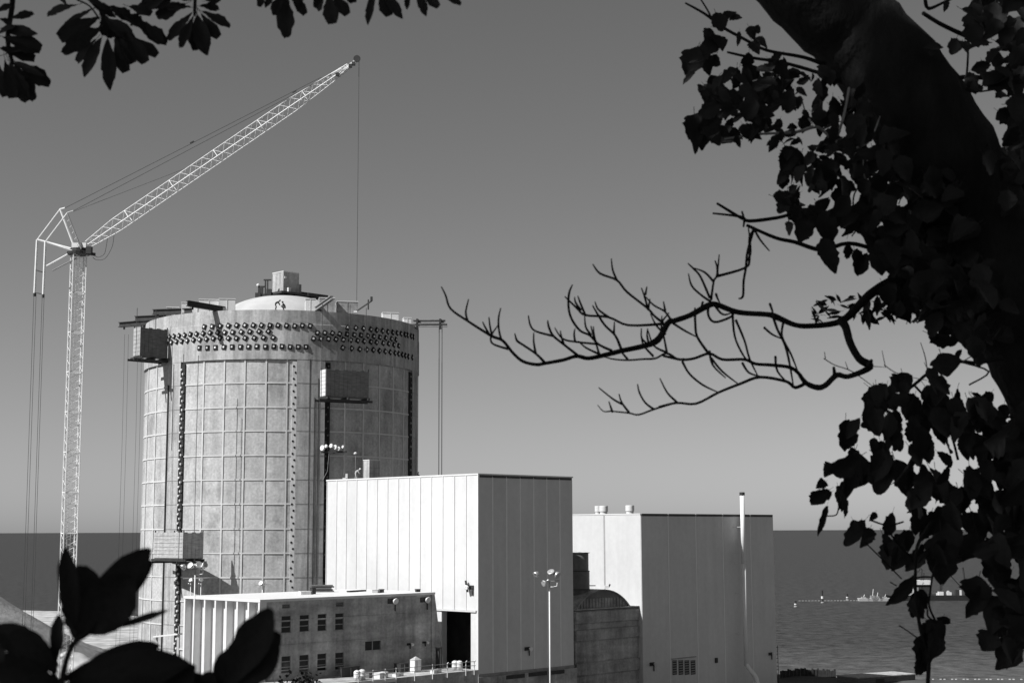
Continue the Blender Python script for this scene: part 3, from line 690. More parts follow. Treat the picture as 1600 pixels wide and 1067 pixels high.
# ================================================================== BIG CLAD HALL (white, nearest)
K1 = P(747, 740, 176.0); fb = frame((K1.x, K1.y), A0); z1t = K1.z
Lr = face_hit(fb, 'r', 0, 893.5, 743)[0]; Ll = face_hit(fb, 'l', 0, 511.5, 750)[0]
zcb = face_hit(fb, 'r', 0, 748, 1053)[1]
hall = empty('clad_hall', fpt(fb, Lr / 2, Ll / 2, GZ), 'tall white clad hall with dark doorway beside the round tower', 'hall')
du0, du1 = face_hit(fb, 'l', 0, 736.0, 1000)[0], face_hit(fb, 'l', 0, 690.5, 1000)[0]
dzt = face_hit(fb, 'l', 0, 715, 955)[1]; dzb = face_hit(fb, 'l', 0, 715, 1050)[1]
def backing(fr, Lr, Ll, z0, z1, holes_l, parent, mtl):
    mb = MB(); holed_wall(mb, fr, 'l', 0.0, 0, Ll, z0, z1, holes_l, .8); holed_wall(mb, fr, 'r', 0.0, 0, Lr, z0, z1, [], .3)
    q = lambda *p: mb.add([fpt(fr, *x) for x in p], [(0, 1, 2, 3)])
    q((Lr, 0, z0), (Lr, Ll, z0), (Lr, Ll, z1), (Lr, 0, z1)); q((0, Ll, z0), (Lr, Ll, z0), (Lr, Ll, z1), (0, Ll, z1))
    MB().box(fr, .01, Lr - .01, .01, Ll - .01, z1 - .2, z1 + .17).build('roof_deck', ROOF, parent)
    return mb.build('wall', mtl, parent)
backing(fb, Lr, Ll, GZ - 2, z1t - .25, [(du0, du1, dzb, dzt)], hall, CLAD)
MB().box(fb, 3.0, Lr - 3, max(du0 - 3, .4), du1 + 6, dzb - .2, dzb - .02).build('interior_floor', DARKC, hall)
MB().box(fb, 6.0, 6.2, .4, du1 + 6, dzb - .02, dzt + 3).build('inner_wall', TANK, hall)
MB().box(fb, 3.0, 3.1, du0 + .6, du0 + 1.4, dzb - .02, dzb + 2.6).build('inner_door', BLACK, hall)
def clad_panel(fr, which, u0, u1, z0, z1, material, parent, rib=0.10):
    mb = MB()
    if which == 'l':
        mb.box(fr, -.05, -.002, u0 + .02, u1 - .02, z0, z1); mb.box(fr, -.12, -.052, u1 - .12, u1 - .02, z0, z1)
    else:
        mb.box(fr, u0 + .003, u1 - .003, -.05, -.002, z0, z1)
        o = MB().box(fr, u0 - .10, u0 + .10, -.085, -.052, z0, z1).build('seam_trim', TRIM, parent) if u0 > .1 else None
    mb.build('cladding_panel', material, parent)
NPL = 14
edges = [Ll * i / NPL for i in range(NPL + 1)]
for i in range(NPL):
    a, b = edges[i], edges[i + 1]; zlo = zcb
    if a < du1 + .3 and b > du0 - .3: zlo = dzt + .22
    clad_panel(fb, 'l', a, b, zlo, z1t - .12, CLAD, hall)
    if zlo > zcb:
        if a < du0 - .05: MB().box(fb, -.05, -.002, max(a, 0) + .02, du0 - .02, dzb, dzt).build('door_jamb', CLAD, hall)
        if b > du1 + .05: MB().box(fb, -.05, -.002, du1 + .02, b - .02, dzb, dzt).build('door_jamb', CLAD, hall)
NPR = 7
for i in range(NPR):
    a_, b_ = Lr * i / NPR, Lr * (i + 1) / NPR; clad_panel(fb, 'r', a_, b_, zcb, z1t - .42, CLAD, hall)
    MB().box(fb, a_ + .16, b_ - .14, -.14, -.003, z1t - .40, z1t - .121).build('flashing_strip', FLASH, hall)
MB().box(fb, -.2, -.052, .25, du1 + 1.0, dzt + .02, dzt + .2).build('lintel_flashing', CLAD, hall)
for a_, b_, c_, d_ in ((-.12, Lr + .1, -.12, .0), (-.12, .0, .003, Ll + .1), (Lr + .02, Lr + .1, .003, Ll + .1), (.003, Lr + .017, Ll + .02, Ll + .1)): MB().box(fb, a_, b_, c_, d_, z1t - .118, z1t + .05).build('roof_flashing', WHITE, hall)
MB().box(fb, -.12, .12, -.12, .0, zcb, z1t - .122).build('corner_trim', WHITE, hall)
# concrete plinth with louvre boxes
MB().box(fb, -.25, Lr + .3, -.30, -.16, GZ - 2, zcb - .35).build('plinth', DARKC, hall)
MB().box(fb, -.10, Lr, -.14, -.06, zcb - .36, zcb - .02).build('drip_edge', GREY, hall)
for a, b, y_ in ((791, 819, 1054), (826, 854, 1050), (859, 881, 1047)):
    u0, z_ = face_hit(fb, 'r', -.3, a, y_); u1, _ = face_hit(fb, 'r', -.3, b, y_); MB().box(fb, u0, u1, -.42, -.302, z_ - .5, z_ - .05).build('vent_louvre', STEEL, hall)
def wall_lamp(fr, which, off, px, py, parent, r=.3):
    u, z = face_hit(fr, which, off, px, py); n_ = (-Vector((fr[2][0], fr[2][1], 0))) if which == 'r' else (-Vector((fr[1][0], fr[1][1], 0)))
    c_ = fpt(fr, u, off, z) if which == 'r' else fpt(fr, off, u, z)
    o = MB().lathe(c_ + n_ * .75, [(0, -.3), (r * .5, -.25), (r, 0), (r * 1.05, .08), (r * .8, .1), (0, .04)], 12, axis=(n_ + Vector((0, 0, -.35)))).build('wall_lamp', CAP, parent, True)
    MB().bar(c_, c_ + n_ * .6 + Vector((0, 0, .05)), .14, .14).build('lamp_bracket', STEEL, o); t_ = Vector((-n_.y, n_.x, 0)); MB().bar(c_ + n_ * .06 - t_ * r * 1.5, c_ + n_ * .06 + t_ * r * 1.8, .1, r * 1.6).build('back_plate', STEEL, o); MB().bar(c_ + n_ * .1 + t_ * r * 1.4, c_ + n_ * .1 + t_ * r * 1.4 - Vector((0, 0, r * 3.2)), .12, .12).build('conduit', STEEL, o)
wall_lamp(fb, 'l', -.05, 736, 917, hall, .28); wall_lamp(fb, 'r', -.05, 823, 1013, hall, .26)
q, z_ = face_hit(fb, 'l', -.05, 731, 912); MB().bar(fpt(fb, -.4, q, z_ + .4), fpt(fb, -.5, q - .4, z_ - .9), .25, .25).build('lamp_arm', STEEL, hall)
# duct and workers on the hall roof
Yd = 193.0; ux, uz = P(567, 742, Yd).x, z1t + .05
fd = frame((P(577, 742, Yd).x, Yd), A0); zdt = P(577, 719, Yd).z
e = empty('roof_duct', (ux, Yd, uz), 'pale square duct rising from the hall roof against the tower', 'duct')
MB().box(fd, 0, 1.75, 0, 1.2, uz, zdt).build('casing', CONC, e); MB().box(fd, -.05, 1.8, -.05, 1.25, zdt + .003, zdt + .1).build('cap', WHITE, e)
for k in range(1, 3): MB().box(fd, -.04, 1.79, -.04, -.002, uz + k * .7, uz + k * .7 + .06).build('flange', GREY, e)
person((P(556, 744, 194).x, 194.5, uz), (.8, -.3), bend, SKINW, 'worker in pale clothes leaning forward on the hall roof by the duct')
person((P(651, 740, 186).x, 188, uz - .6), (.2, -.9), squat, SKIN, 'worker crouching at the hall roof edge below the tower edge', STEEL)
e = empty('roof_post', (P(541.5, 746, 195).x, 195, uz), 'short white post on the left end of the hall roof', 'post'); fx = ((P(541.5, 746, 195).x, 195), (1, 0), (0, 1))
MB().box(fx, -.14, .14, -.14, .14, uz, uz + .75).build('post', WHITE, e); MB().box(fx, -.5, .0, -.3, .3, uz, uz + .22).build('foot', WHITE, e)
e = empty('roof_lamp', (P(555.5, 709, 196).x, 196.5, uz), 'single white lamp on a thin pole above the hall roof', 'lamp'); q = P(555.5, 708.5, 196.5)
MB().tube([(q.x, q.y, uz), q], .035, 5).build('pole', GREY, e); MB().lathe(q, [(0, -.2), (.22, -.1), (.26, .05), (.1, .2), (0, .22)], 10).build('lamp_head', CAP, e, True)

# ================================================================== SECOND CLAD HALL (right, farther)
K2 = P(1001, 802, 206.0); f2 = frame((K2.x, K2.y), A0); z2t = K2.z
L2 = face_hit(f2, 'r', 0, 1207, 804)[0]; L2l = 34.0
hall2 = empty('clad_hall', fpt(f2, L2 / 2, L2l / 2, GZ), 'wide clad hall by the sea with a thin white flue along it', 'hall')
backing(f2, L2, L2l, GZ - 2, z2t - .25, [], hall2, CLAD)
us_ = face_hit(f2, 'l', -.05, 944.5, 860)[0]
for a_, b_ in ((0, us_), (us_, L2l)): clad_panel(f2, 'l', a_, b_, GZ, z2t - .12, CLAD, hall2)
eu = [0] + [face_hit(f2, 'r', 0, x, 803)[0] for x in (1043, 1086, 1128)] + [face_hit(f2, 'r', 0, 1171, 803)[0], L2]
for i in range(5): clad_panel(f2, 'r', eu[i], eu[i + 1], GZ, z2t - .35, CLAD, hall2)
for i in range(5): MB().box(f2, eu[i] + .14, eu[i + 1] - .12, -.12, -.052, z2t - .34, z2t - .0).build('roof_flashing', FLASH, hall2)
MB().box(f2, -.1, -.002, 0, L2l, z2t - .118, z2t + .02).build('roof_edge', WHITE, hall2)
# downpipe on the lit face
u, _ = face_hit(f2, 'l', -.05, 944.5, 860); MB().tube([fpt(f2, -.12, u, GZ), fpt(f2, -.12, u, z2t - .1)], .05, 6).build('down_pipe', GREY, hall2)
for px, w_ in ((928.5, .45), (937.5, .62), (978.5, .62)):
    u, _ = face_hit(f2, 'l', 0, px, 803); c_ = fpt(f2, .8, u, z2t); vh = 12.5 / F * 215
    MB().lathe(c_, [(w_ * .85, -.1), (w_ * .85, vh * .3), (w_, vh * .32), (w_, vh * .9), (w_ * .97, vh), (0, vh + .03)], 28).build('roof_vent', WHITE, hall2)
for a, b in ((1050.5, 1057), (1060, 1067), (1069.5, 1076.5), (1079, 1086)):
    u0, zt_ = face_hit(f2, 'r', -.05, a, 1031); u1, _ = face_hit(f2, 'r', -.05, b, 1031); zb_ = zt_ - 22 / F * 210
    o = MB().box(f2, u0, u1, -.10, -.06, zb_, zt_).build('louvre', STEEL, hall2)
    for k in range(6):
        zz = zb_ + (zt_ - zb_) * (k + .5) / 6; MB().box(f2, u0, u1, -.16, -.102, zz, zz + .12).build('slat', GREY, o)
u0, zt_ = face_hit(f2, 'r', -.05, 1049, 1030); u1, _ = face_hit(f2, 'r', -.05, 1087, 1030); MB().box(f2, u0, u1, -.2, -.06, zt_ + .03, zt_ + .13).build('louvre_hood', GREY, hall2)
wall_lamp(f2, 'r', -.05, 1018, 1037, hall2, .3); wall_lamp(f2, 'r', -.05, 1203, 1021, hall2, .26)
u, z_ = face_hit(f2, 'r', -.05, 1118.5, 1031); MB().box(f2, u - .25, u + .25, -.25, -.052, z_ - .35, z_ + .35).build('switch_box', STEEL, hall2)
# ladder at the right end
mb = MB(); u, z_ = L2 + .5, face_hit(f2, 'r', 0, 1213, 1008)[1]
for s_ in (-.25, .25): mb.tube([fpt(f2, u + s_, .2, GZ), fpt(f2, u + s_, .2, z_)], .05, 5)
k = GZ
while k < z_: mb.tube([fpt(f2, u - .25, .2, k), fpt(f2, u + .3, .2, k)], .045, 4); k += .55
mb.build('wall_ladder', STEEL, hall2)
# flue standing in front of the shaded face
Lf, _ = face_hit(f2, 'r', -1.2, 1162.5, 900); zf = face_hit(f2, 'r', -1.2, 1161, 769)[1]; zk = face_hit(f2, 'r', -1.2, 1168, 1036)[1]
flue = empty('flue_pipe', fpt(f2, Lf, -1.2, GZ), 'slim tall white flue pipe rising past the sea hall roof', 'flue')
MB().tube([fpt(f2, Lf, -1.2, zk - .3), fpt(f2, Lf, -1.2, zf - 10.5)], .31, 14).build('lower_pipe', TRIM, flue, True)
MB().tube([fpt(f2, Lf, -1.2, zf - 10.5), fpt(f2, Lf, -1.2, zf)], .34, 14).build('upper_pipe', TRIM, flue, True)
MB().lathe(fpt(f2, Lf, -1.2, zf), [(.38, -.45), (.40, -.4), (.40, .0), (.3, .02), (.3, -.4)], 14).build('rim', STEEL, flue)
q, r_ = smooth_path([fpt(f2, Lf, -1.2, zk), fpt(f2, Lf + .25, -1.6, zk - .8), fpt(f2, Lf + .8, -2.4, zk - 2.2), fpt(f2, Lf + .95, -2.7, GZ)], [.31, .33, .36, .38]); MB().tube(q, r_, 12).build('elbow', TRIM, flue, True)
for py in (823, 863, 880, 927, 990):
    z_ = face_hit(f2, 'r', -.6, 1150, py)[1]; MB().bar(fpt(f2, Lf - .9, -.05, z_), fpt(f2, Lf, -1.2, z_), .07, .09).build('wall_bracket', CLAD, flue)

# ================================================================== CONCRETE ANNEX with tank and vault between the halls
zax = face_hit(f2, 'r', .45, 950, 950.7)[1]
annex = empty('concrete_annex', fpt(f2, -5, 4, GZ), 'low dark concrete annex with stained bands between the two halls', 'annex')
bands = [(951, 968), (969, 977), (978.5, 994), (996, 1026), (1028, 1046), (1048, 1110)]
for i, (ya, yb) in enumerate(bands):
    za_, zb_ = face_hit(f2, 'r', .45, 990, ya)[1], face_hit(f2, 'r', .45, 990, yb)[1]
    MB().box(f2, -13, -.08, .45 + (.22 if i % 2 else 0.0), 10, max(zb_, GZ - 1), za_).build('wall_band', DARKC, annex)
zb_ = face_hit(f2, 'r', .45, 990, 1046)[1]
MB().box(f2, -13, -.1, .72, 9.9, GZ - 1, zax - .1).build('core', DARKC, annex)
MB().box(f2, -13.0, -.07, .40, 10.05, zax + .003, zax + .16).build('roof_slab', DARKC, annex)
# round tank
Yk = 202.0; txl, txr = PX(888, Yk, 20), PX(918.5, Yk, 20); tr = (txr - txl) / 2 + .0; ttop = P(905, 863.5, Yk - tr).z
tank = empty('round_tank', (txl + tr, Yk, zax), 'round steel tank with shade in its colour, half hidden behind the white hall', 'tank')
c_ = (txl + tr, Yk, 0); h3 = (ttop - zax - .16) / 3
for k in range(3): MB().lathe(c_, [(tr - .12 * (k != 1), zax + .16 + h3 * k + .03), (tr - .12 * (k != 1), zax + .16 + h3 * (k + 1) - .03)], 28).build('shell_course', TANK, tank, True)
for k in range(4): MB().lathe(c_, [(tr - .2, zax + .16 + h3 * k - .04), (tr + .05, zax + .16 + h3 * k - .04), (tr + .05, zax + .16 + h3 * k + .04), (tr - .2, zax + .16 + h3 * k + .04)], 28).build('hoop', STEEL, tank)
MB().lathe(c_, [(tr - .02, ttop - .02), (0, ttop + .1)], 28).build('lid', TANK, tank)
# vault
uL, _ = face_hit(f2, 'r', 1.0, 901, 950); uR, _ = face_hit(f2, 'r', 1.0, 985, 950); zv0 = zax + .165; zv1 = face_hit(f2, 'r', 1.0, 945, 920.5)[1]
vault = empty('vaulted_shed', fpt(f2, (uL + uR) / 2, 3, zv0), 'dark arched vault shed on the annex roof beside the tank', 'vault')
um, hwid, hh = (uL + uR) / 2, (uR - uL) / 2, zv1 - zv0
RV = (hwid * hwid + hh * hh) / (2 * hh)
def az(x): return math.sqrt(max(RV * RV - x * x, 0)) - (RV - hh)
def arch(mb, b0, b1, s_, seg=20):
    vs = []; fs = []
    for i in range(seg + 1):
        t = math.pi * i / seg
        for bb in (b0, b1): vs.append(fpt(f2, um - math.cos(t) * hwid * s_, bb, zv0 + az(math.cos(t) * hwid) * s_))
    for i in range(seg): fs.append((2 * i, 2 * i + 1, 2 * i + 3, 2 * i + 2))
    fs.append(tuple(2 * i for i in range(seg + 1))); fs.append(tuple(2 * i + 1 for i in range(seg + 1))[::-1]); mb.add(vs, fs)
mb = MB(); arch(mb, 1.35, 6.0, .985); mb.build('body', DARKC, vault)
mb = MB(); arch(mb, 1.0, 6.2, 1.0)
# roof shell: front band only above the ribbed wall
vs = []; fs = []; seg = 24; mb = MB()
for i in range(seg + 1):
    t = math.pi * i / seg
    for s_, bb in ((1.0, 1.0), (1.0, 6.2), (.96, 6.2), (.96, 1.0)): vs.append(fpt(f2, um - math.cos(t) * hwid * s_, bb, zv0 + az(math.cos(t) * hwid) * s_ + .02))
for i in range(seg):
    for k in range(4): fs.append((4 * i + k, 4 * i + (k + 1) % 4, 4 * i + 4 + (k + 1) % 4, 4 * i + 4 + k))
mb.add(vs, fs); mb.build('roof_shell', DARKC, vault, False)
mb = MB(); vs = [fpt(f2, um + (i / 6.0 - 1) * hwid * .70, 1.2, zv0 + az((i / 6.0 - 1) * hwid * .70) * .96) for i in range(13)]
vs2 = [v + Vector((f2[2][0] * .12, f2[2][1] * .12, 0)) for v in vs]
mb.add(vs + vs2, [tuple(range(13)), tuple(range(13, 26))[::-1], (0, 12, 25, 13)]); mb.build('eave_shade_board', TANK, vault)  # dark board added to paint the shadow under the arched eave
for k in range(17):
    t = -1 + 2 * (k + .5) / 17; top = max(.15, min(az(t * hwid) * .93, hh * .55)); MB().box(f2, um + t * hwid * .95 - .09, um + t * hwid * .95 + .09, 1.24, 1.345, zv0, zv0 + top).build('rib', DARKC, vault)
e = empty('roof_block', fpt(f2, -1.2, 1.6, zax + .17), 'small grey block on the annex roof at the vault end', 'block')
u0, _ = face_hit(f2, 'r', 5.0, 975, 945); u1, _ = face_hit(f2, 'r', 5.0, 995.5, 945); MB().box(f2, u0, min(u1, -.2), 5.0, 6.0, zax + .17, zax + 1.5).build('block', CONC, e); MB().box(f2, u0 - .05, min(u1, -.17), 4.95, 6.05, zax + 1.503, zax + 1.58).build('cap', GREY, e)
pp = P(950, 917, 208); e = empty('roof_cowl', (pp.x, pp.y, zv1), 'small white cowl with dark pipe above the vault top', 'vent'); fx = ((pp.x, pp.y), (1, 0), (0, 1))
MB().box(fx, -.5, .1, -.3, .3, zv1 - .1, zv1 + .3).build('base', WHITE, e); MB().bar((pp.x + .1, pp.y, zv1 + .1), (pp.x + .3, pp.y, zv1 + .5), .2, .2).build('pipe', STEEL, e)
q = P(926, 914.5, 208); MB().bar(q + Vector((-.5, 0, 0)), q + Vector((.4, 0, 0)), .2, .12).build('arm', STEEL, e)

# ================================================================== OFFICE with fins (nearest low building)
K3 = P(406, 936.5, 158.0); fo = frame((K3.x, K3.y), A0); zo = K3.z
Lo = face_hit(fo, 'r', 0, 678, 924)[0]; Lol = face_hit(fo, 'l', 0, 287.5, 930)[0]
office = empty('office_building', fpt(fo, Lo / 2, Lol / 2, GZ), 'low concrete office with white fins on its sunlit side', 'office')
holes = []; win = []
for x0, x1, yt, yb in ((440, 454.5, 962, 987.5), (468.5, 483, 960.5, 985.5), (496.5, 510, 959, 984.5), (524, 537, 957.8, 983), (440, 454, 1025, 1050), (468, 482.5, 1023, 1048.5), (496, 510, 1021, 1046.5), (524, 537, 1019.3, 1045)):
    u0, za_ = face_hit(fo, 'r', 0, x0, yt); u1, zb_ = face_hit(fo, 'r', 0, x1, yb); win.append((u0, u1, zb_, za_, 3))
for x0, x1, yt, yb, np_ in ((441, 453.5, 944, 949.5, 1), (525, 537, 941, 947, 1), (570.5, 595, 1002, 1014, 2)):
    u0, za_ = face_hit(fo, 'r', 0, x0, yt); u1, zb_ = face_hit(fo, 'r', 0, x1, yb); win.append((u0, u1, zb_, za_, np_))
mb = MB(); RD = 0.95                                       # fin depth
holed_wall(mb, fo, 'r', 0, RD, Lo, GZ - 2, zo - .28, [wv[:4] for wv in win], .25)
q = lambda *p: mb.add([fpt(fo, *x) for x in p], [(0, 1, 2, 3)])
q((RD, 0, GZ - 2), (RD, Lol, GZ - 2), (RD, Lol, zo - .28), (RD, 0, zo - .28)); q((Lo, 0, GZ - 2), (Lo, Lol, GZ - 2), (Lo, Lol, zo - .28), (Lo, 0, zo - .28)); q((RD, Lol, GZ - 2), (Lo, Lol, GZ - 2), (Lo, Lol, zo - .28), (RD, Lol, zo - .28))
mb.cur = 0; mb.build('wall', DARKC, office)
MB().box(fo, RD - .05, RD - .003, 0.1, Lol - .1, GZ, zo - .282).build('recessed_wall', WHITE, office)
MB().box(fo, -.05, Lo + .1, -.12, Lol, zo - .277, zo).build('roof_slab', WHITE, office)
for k in range(1, 4): MB().box(fo, RD + .003, Lo - .05, -.05, -.003, zo - 1.0 - 2.6 * k + 1.2, zo - 1.0 - 2.6 * k + 1.32).build('string_course', DARKC, office)
nf = 8
for i in range(nf):
    b = Lol * i / (nf - 1); b = min(max(b, .14), Lol - .14)
    MB().box(fo, 0, RD - .053, b - .14, b + .14, GZ - 1, zo - .28).build('fin', WHITE, office)
for u0, u1, za_, zb_, np_ in win:
    wf = MB()
    if np_ == 3:
        for k in range(4):
            zz = za_ + (zb_ - za_) * k / 3; wf.box(fo, u0, u1, .10, .16, zz - .045, zz + .045)
    elif np_ == 2: wf.box(fo, (u0 + u1) / 2 - .06, (u0 + u1) / 2 + .06, .10, .16, za_, zb_)
    else:
        for k in range(3): zz = za_ + (zb_ - za_) * (k + .5) / 3; wf.box(fo, u0, u1, .1, .16, zz - .03, zz + .03)
    wf.box(fo, u0, u0 + .05, .099, .165, za_, zb_); wf.box(fo, u1 - .05, u1, .099, .165, za_, zb_)
    o = wf.build('window', GREY, office)
    if np_ == 3:
        for k in range(3):
            zz = za_ + (zb_ - za_) * k / 3; MB().box(fo, u0 + .052, u1 - .052, .12, .14, zz + .047, zz + (zb_ - za_) / 3 - .047).build('pane', GLASS, o)
    else: MB().box(fo, u0 + .052, u1 - .052, .17, .19, za_, zb_).build('pane', GLASS, o)
    MB().box(fo, u0 + .01, u1 - .01, .235, .247, za_ + .01, zb_ - .01).build('blind', BLACK, o)
    if np_ == 3: MB().box(fo, u0 - .08, u1 + .08, -.07, -.003, za_ - .14, za_ - .02).build('sill', DARKC, o)
wall_lamp(fo, 'r', 0, 611.5, 938.5, office, .36); wall_lamp(fo, 'r', 0, 662, 936.5, office, .36)
wall_lamp(fo, 'r', 0, 638, 1006, office, .16); wall_lamp(fo, 'r', 0, 662, 1003, office, .14)
# battered buttress at the right end
mb = MB(); zb_ = GZ; t1_, t2_ = .35, 2.9
mb.hexa([fpt(fo, Lo - .4, -.10, zb_), fpt(fo, Lo + t2_, -.10, zb_), fpt(fo, Lo + t2_, 3, zb_), fpt(fo, Lo - .4, 3, zb_), fpt(fo, Lo - .4, -.10, zo - .30), fpt(fo, Lo + .05, -.10, zo - .30), fpt(fo, Lo + .05, 3, zo - .30), fpt(fo, Lo - .4, 3, zo - .30)])
mb.build('buttress', DARKC, office)
# low window in the last bay of the fins
u_, z_ = face_hit(fo, 'l', RD, 349, 1022); zb_ = face_hit(fo, 'l', RD, 349, 1058)[1]; u2_, _ = face_hit(fo, 'l', RD, 342, 1022)
o = MB().box(fo, RD - .12, RD - .052, u_, u2_, zb_, z_).build('window', WHITE, office)
for k in range(4):
    a = zb_ + (z_ - zb_) * k / 4; MB().box(fo, RD - .14, RD - .122, u_ + .06, u2_ - .06, a + .06, a + (z_ - zb_) / 4 - .06).build('pane', GLASS, o)
# things on the office roof
def roof_pt(px, py): return hit_plane(px, py, (0, 0, zo), Vector((0, 0, 1)))
qa = roof_pt(500, 926)
e = empty('timber_stack', (qa.x, qa.y, zo), 'dark stack of timber on the office roof near the white hall', 'stack'); fx = frame((qa.x - 1.3, qa.y + 2), R(8))
for k in range(5): MB().box(fx, .1 * (k % 2), 2.7 - .15 * (k % 3), 0, 1.0, zo + .02 + k * .17, zo + .16 + k * .17).build('timber', STEEL if k % 2 else WOODD, e)
for i, (px, py, lx, ly, lz, m_, nm, lab) in enumerate(((470, 929, 1.2, .8, .35, WHITE, 'roof_crate', 'small white crate left of the timber stack on the office roof'), (488, 928, .5, .5, .7, STEEL, 'roof_drum', 'little dark drum beside the timber stack on the office roof'), (547, 925, 3.2, .5, .14, STEEL, 'roof_plank', 'long dark plank lying on the office roof by the white hall'),
        (590, 926, 1.3, .7, .3, WOOD, 'roof_crate', 'low grey crate in the middle of the office roof edge'), (600, 925.5, .7, .6, .35, STEEL, 'roof_crate', 'dark crate in the middle of the office roof edge'), (657, 924.5, .6, .5, .3, STEEL, 'roof_crate', 'tiny dark crate at the right end of the office roof'))):
    qa = roof_pt(px, py); e = empty(nm, (qa.x, qa.y, zo), lab, nm.split('_')[1], None); fx = frame((qa.x, qa.y), R(25 + 17 * i)); MB().box(fx, 0, lx, 0, ly, zo + .005, zo + lz).build('body', m_, e)
    MB().box(fx, -.04, lx + .04, -.04, ly + .04, zo + lz + .003, zo + lz + .05).build('top', m_, e)

# ================================================================== floodlight masts
def mast(px, ytop, Y, heads, label, r=.075, arm=True):
    p = P(px, ytop, Y); e = empty('floodlight_mast', (p.x, p.y, GZ), label, 'floodlight mast', 'floodlight masts on the site')
    MB().tube([(p.x, p.y, GZ), p], [r * 1.2, r], 8).build('pole', WHITE, e, True)
    if arm:
        MB().tube([p, p + Vector((.35, 0, .03)), p + Vector((.75, 0, .1)), p + Vector((.8, 0, .45))], .06, 6).build('arm', WHITE, e)
    MB().bar(p + Vector((-.9, 0, .55)), p + Vector((1.0, 0, .65)), .07, .07).build('cross_arm', GREY, e)
    MB().bar(p, p + Vector((0, 0, .6)), .07, .07).build('stem', GREY, e)
    for hx, hy, s_, dx, dz in heads:
        c_ = P(hx, hy, Y - .2); MB().lathe(c_, [(0, -s_ * 1.1), (s_ * .45, -s_ * .95), (s_ * .85, -s_ * .3), (s_, .25 * s_), (s_ * .9, .3 * s_), (0, .05 * s_)], 14, axis=(dx, -.45, dz)).build('lamp_head', ALU, e, True)
mast(858.5, 917, 150.0, [(837.5, 897.5, .36, -.7, -.6), (861, 893.5, .38, -.2, .6), (871, 898, .38, .6, -.5), (850, 911, .34, -.6, -.2), (856.5, 907, .18, 0, -1)], 'tall thin floodlight mast in front of the white hall corner')
mast(304.8, 898, 148.0, [(285.5, 886, .34, -.6, -.5), (297.5, 883.5, .36, -.3, .3), (311.5, 883, .40, .3, .4), (320, 882, .32, .6, .3), (315, 889, .14, 0, -1)], 'floodlight mast with four big lamps beside the finned office wall', .06)
for px in (298, 314):
    pass
mast(298, 911, 172.0, [(298, 906, .26, -.3, .3), (295, 912, .12, 0, -1)], 'left low mast with one round lamp, just behind the four-lamp mast', .045, False)
mast(314, 911, 172.0, [(314, 905.5, .26, .3, .3), (311, 912, .12, 0, -1)], 'right low mast with one round lamp, just behind the four-lamp mast', .045, False)
mast(410, 921, 185.0, [(407.5, 911, .34, -.3, .3), (412.5, 911.5, .3, .4, .2)], 'faint floodlight mast standing behind the office roof corner', .05, False)

# ================================================================== loading deck in front of the hall door
zd = face_hit(fb, 'l', -1, 715, 1049)[1]
p0, p1 = P(418, 1064, 150), P(747, 1056, 171.5)
dirv = Vector((p1.x - p0.x, p1.y - p0.y, 0)); Ld = dirv.length; ad = math.atan2(dirv.y, dirv.x)
zd = hit_plane(640, 1062, p0, Vector((dirv.y, -dirv.x, 0)).normalized()).z + .35
fk = frame((p0.x, p0.y), ad)
deck = empty('loading_deck', (p0.x, p0.y, GZ), 'concrete loading deck in front of the office and hall door', 'deck')
MB().box(fk, -6, Ld + .2, 0.15, 14, zd - .5, zd).build('slab', DARKC, deck); MB().box(fk, -6, Ld + .2, 0.2, .6, GZ - 1, zd - .503).build('retaining_wall', DARKC, deck)
MB().box(fk, -6, Ld * .58, 0.02, .147, zd - .35, zd + .05).build('kerb', WHITE, deck)
rail = empty('deck_railing', (p0.x, p0.y, zd), 'pipe railing with bent posts along the loading deck edge', 'railing')
i = 0
for px in (560, 583, 602, 619, 648, 676, 699, 728, 741):
    u = None
    hp = hit_plane(px, 1050, p0, Vector((dirv.y, -dirv.x, 0)).normalized()); q = Vector((hp.x, hp.y, zd))
    MB().tube([q + Vector((0, 0, -.5)), q + Vector((0, 0, 1.05)), q + Vector((.12, .1, 1.15))] if px > 690 else [q + Vector((0, 0, -.5)), q + Vector((0, 0, 1.1))], .055, 6).build('post', WHITE, rail); i += 1
for dz in (.55, 1.0):
    a = hit_plane(556, 1050, p0, Vector((dirv.y, -dirv.x, 0)).normalized()); b = hit_plane(743, 1050, p0, Vector((dirv.y, -dirv.x, 0)).normalized())
    MB().tube([Vector((a.x, a.y, zd + dz)), Vector((b.x, b.y, zd + dz))], .035, 5).build('rail', GREY, rail)
def deck_pt(px, b): # point on the deck in column px, b metres behind the edge
    n_ = Vector((-fk[1][1], fk[1][0], 0)); hp = hit_plane(px, 1050, p0 + n_ * b, n_); return Vector((hp.x, hp.y, zd))
G3 = 'white drums on the loading deck'
drums = [(558, 1.0, 'white drum at the left end of the deck railing'), (566, 1.4, 'white drum second from the left end of the deck railing'), (711, 1.6, 'left white drum of the pair by the hall doorway'), (718, 1.2, 'right white drum of the pair by the hall doorway')]
d0 = None
for px, b, lab in drums:
    q = deck_pt(px, b)
    if d0 is None:
        d0 = empty('white_drum', q, lab, 'drum', G3)
        MB().lathe(q, [(0, 0), (.36, 0), (.36, .35), (.38, .37), (.36, .39), (.36, .75), (.38, .77), (.36, .79), (.36, .95), (.22, 1.08), (0, 1.12)], 16).build('shell', WHITE, d0, True)
        MB().lathe(q + Vector((0, 0, 1.1)), [(0, .06), (.1, .05), (.1, 0)], 10).build('cap', GREY, d0)
    else: dup(d0, q, lab)
q = deck_pt(648, 3.2); fx = frame((q.x, q.y), A0)
e = empty('covered_crate', q, 'pale covered crate with pointed top beside the deck railing', 'crate')
MB().box(fx, 0, .95, 0, .8, zd, zd + 1.35).build('body', WHITE, e)
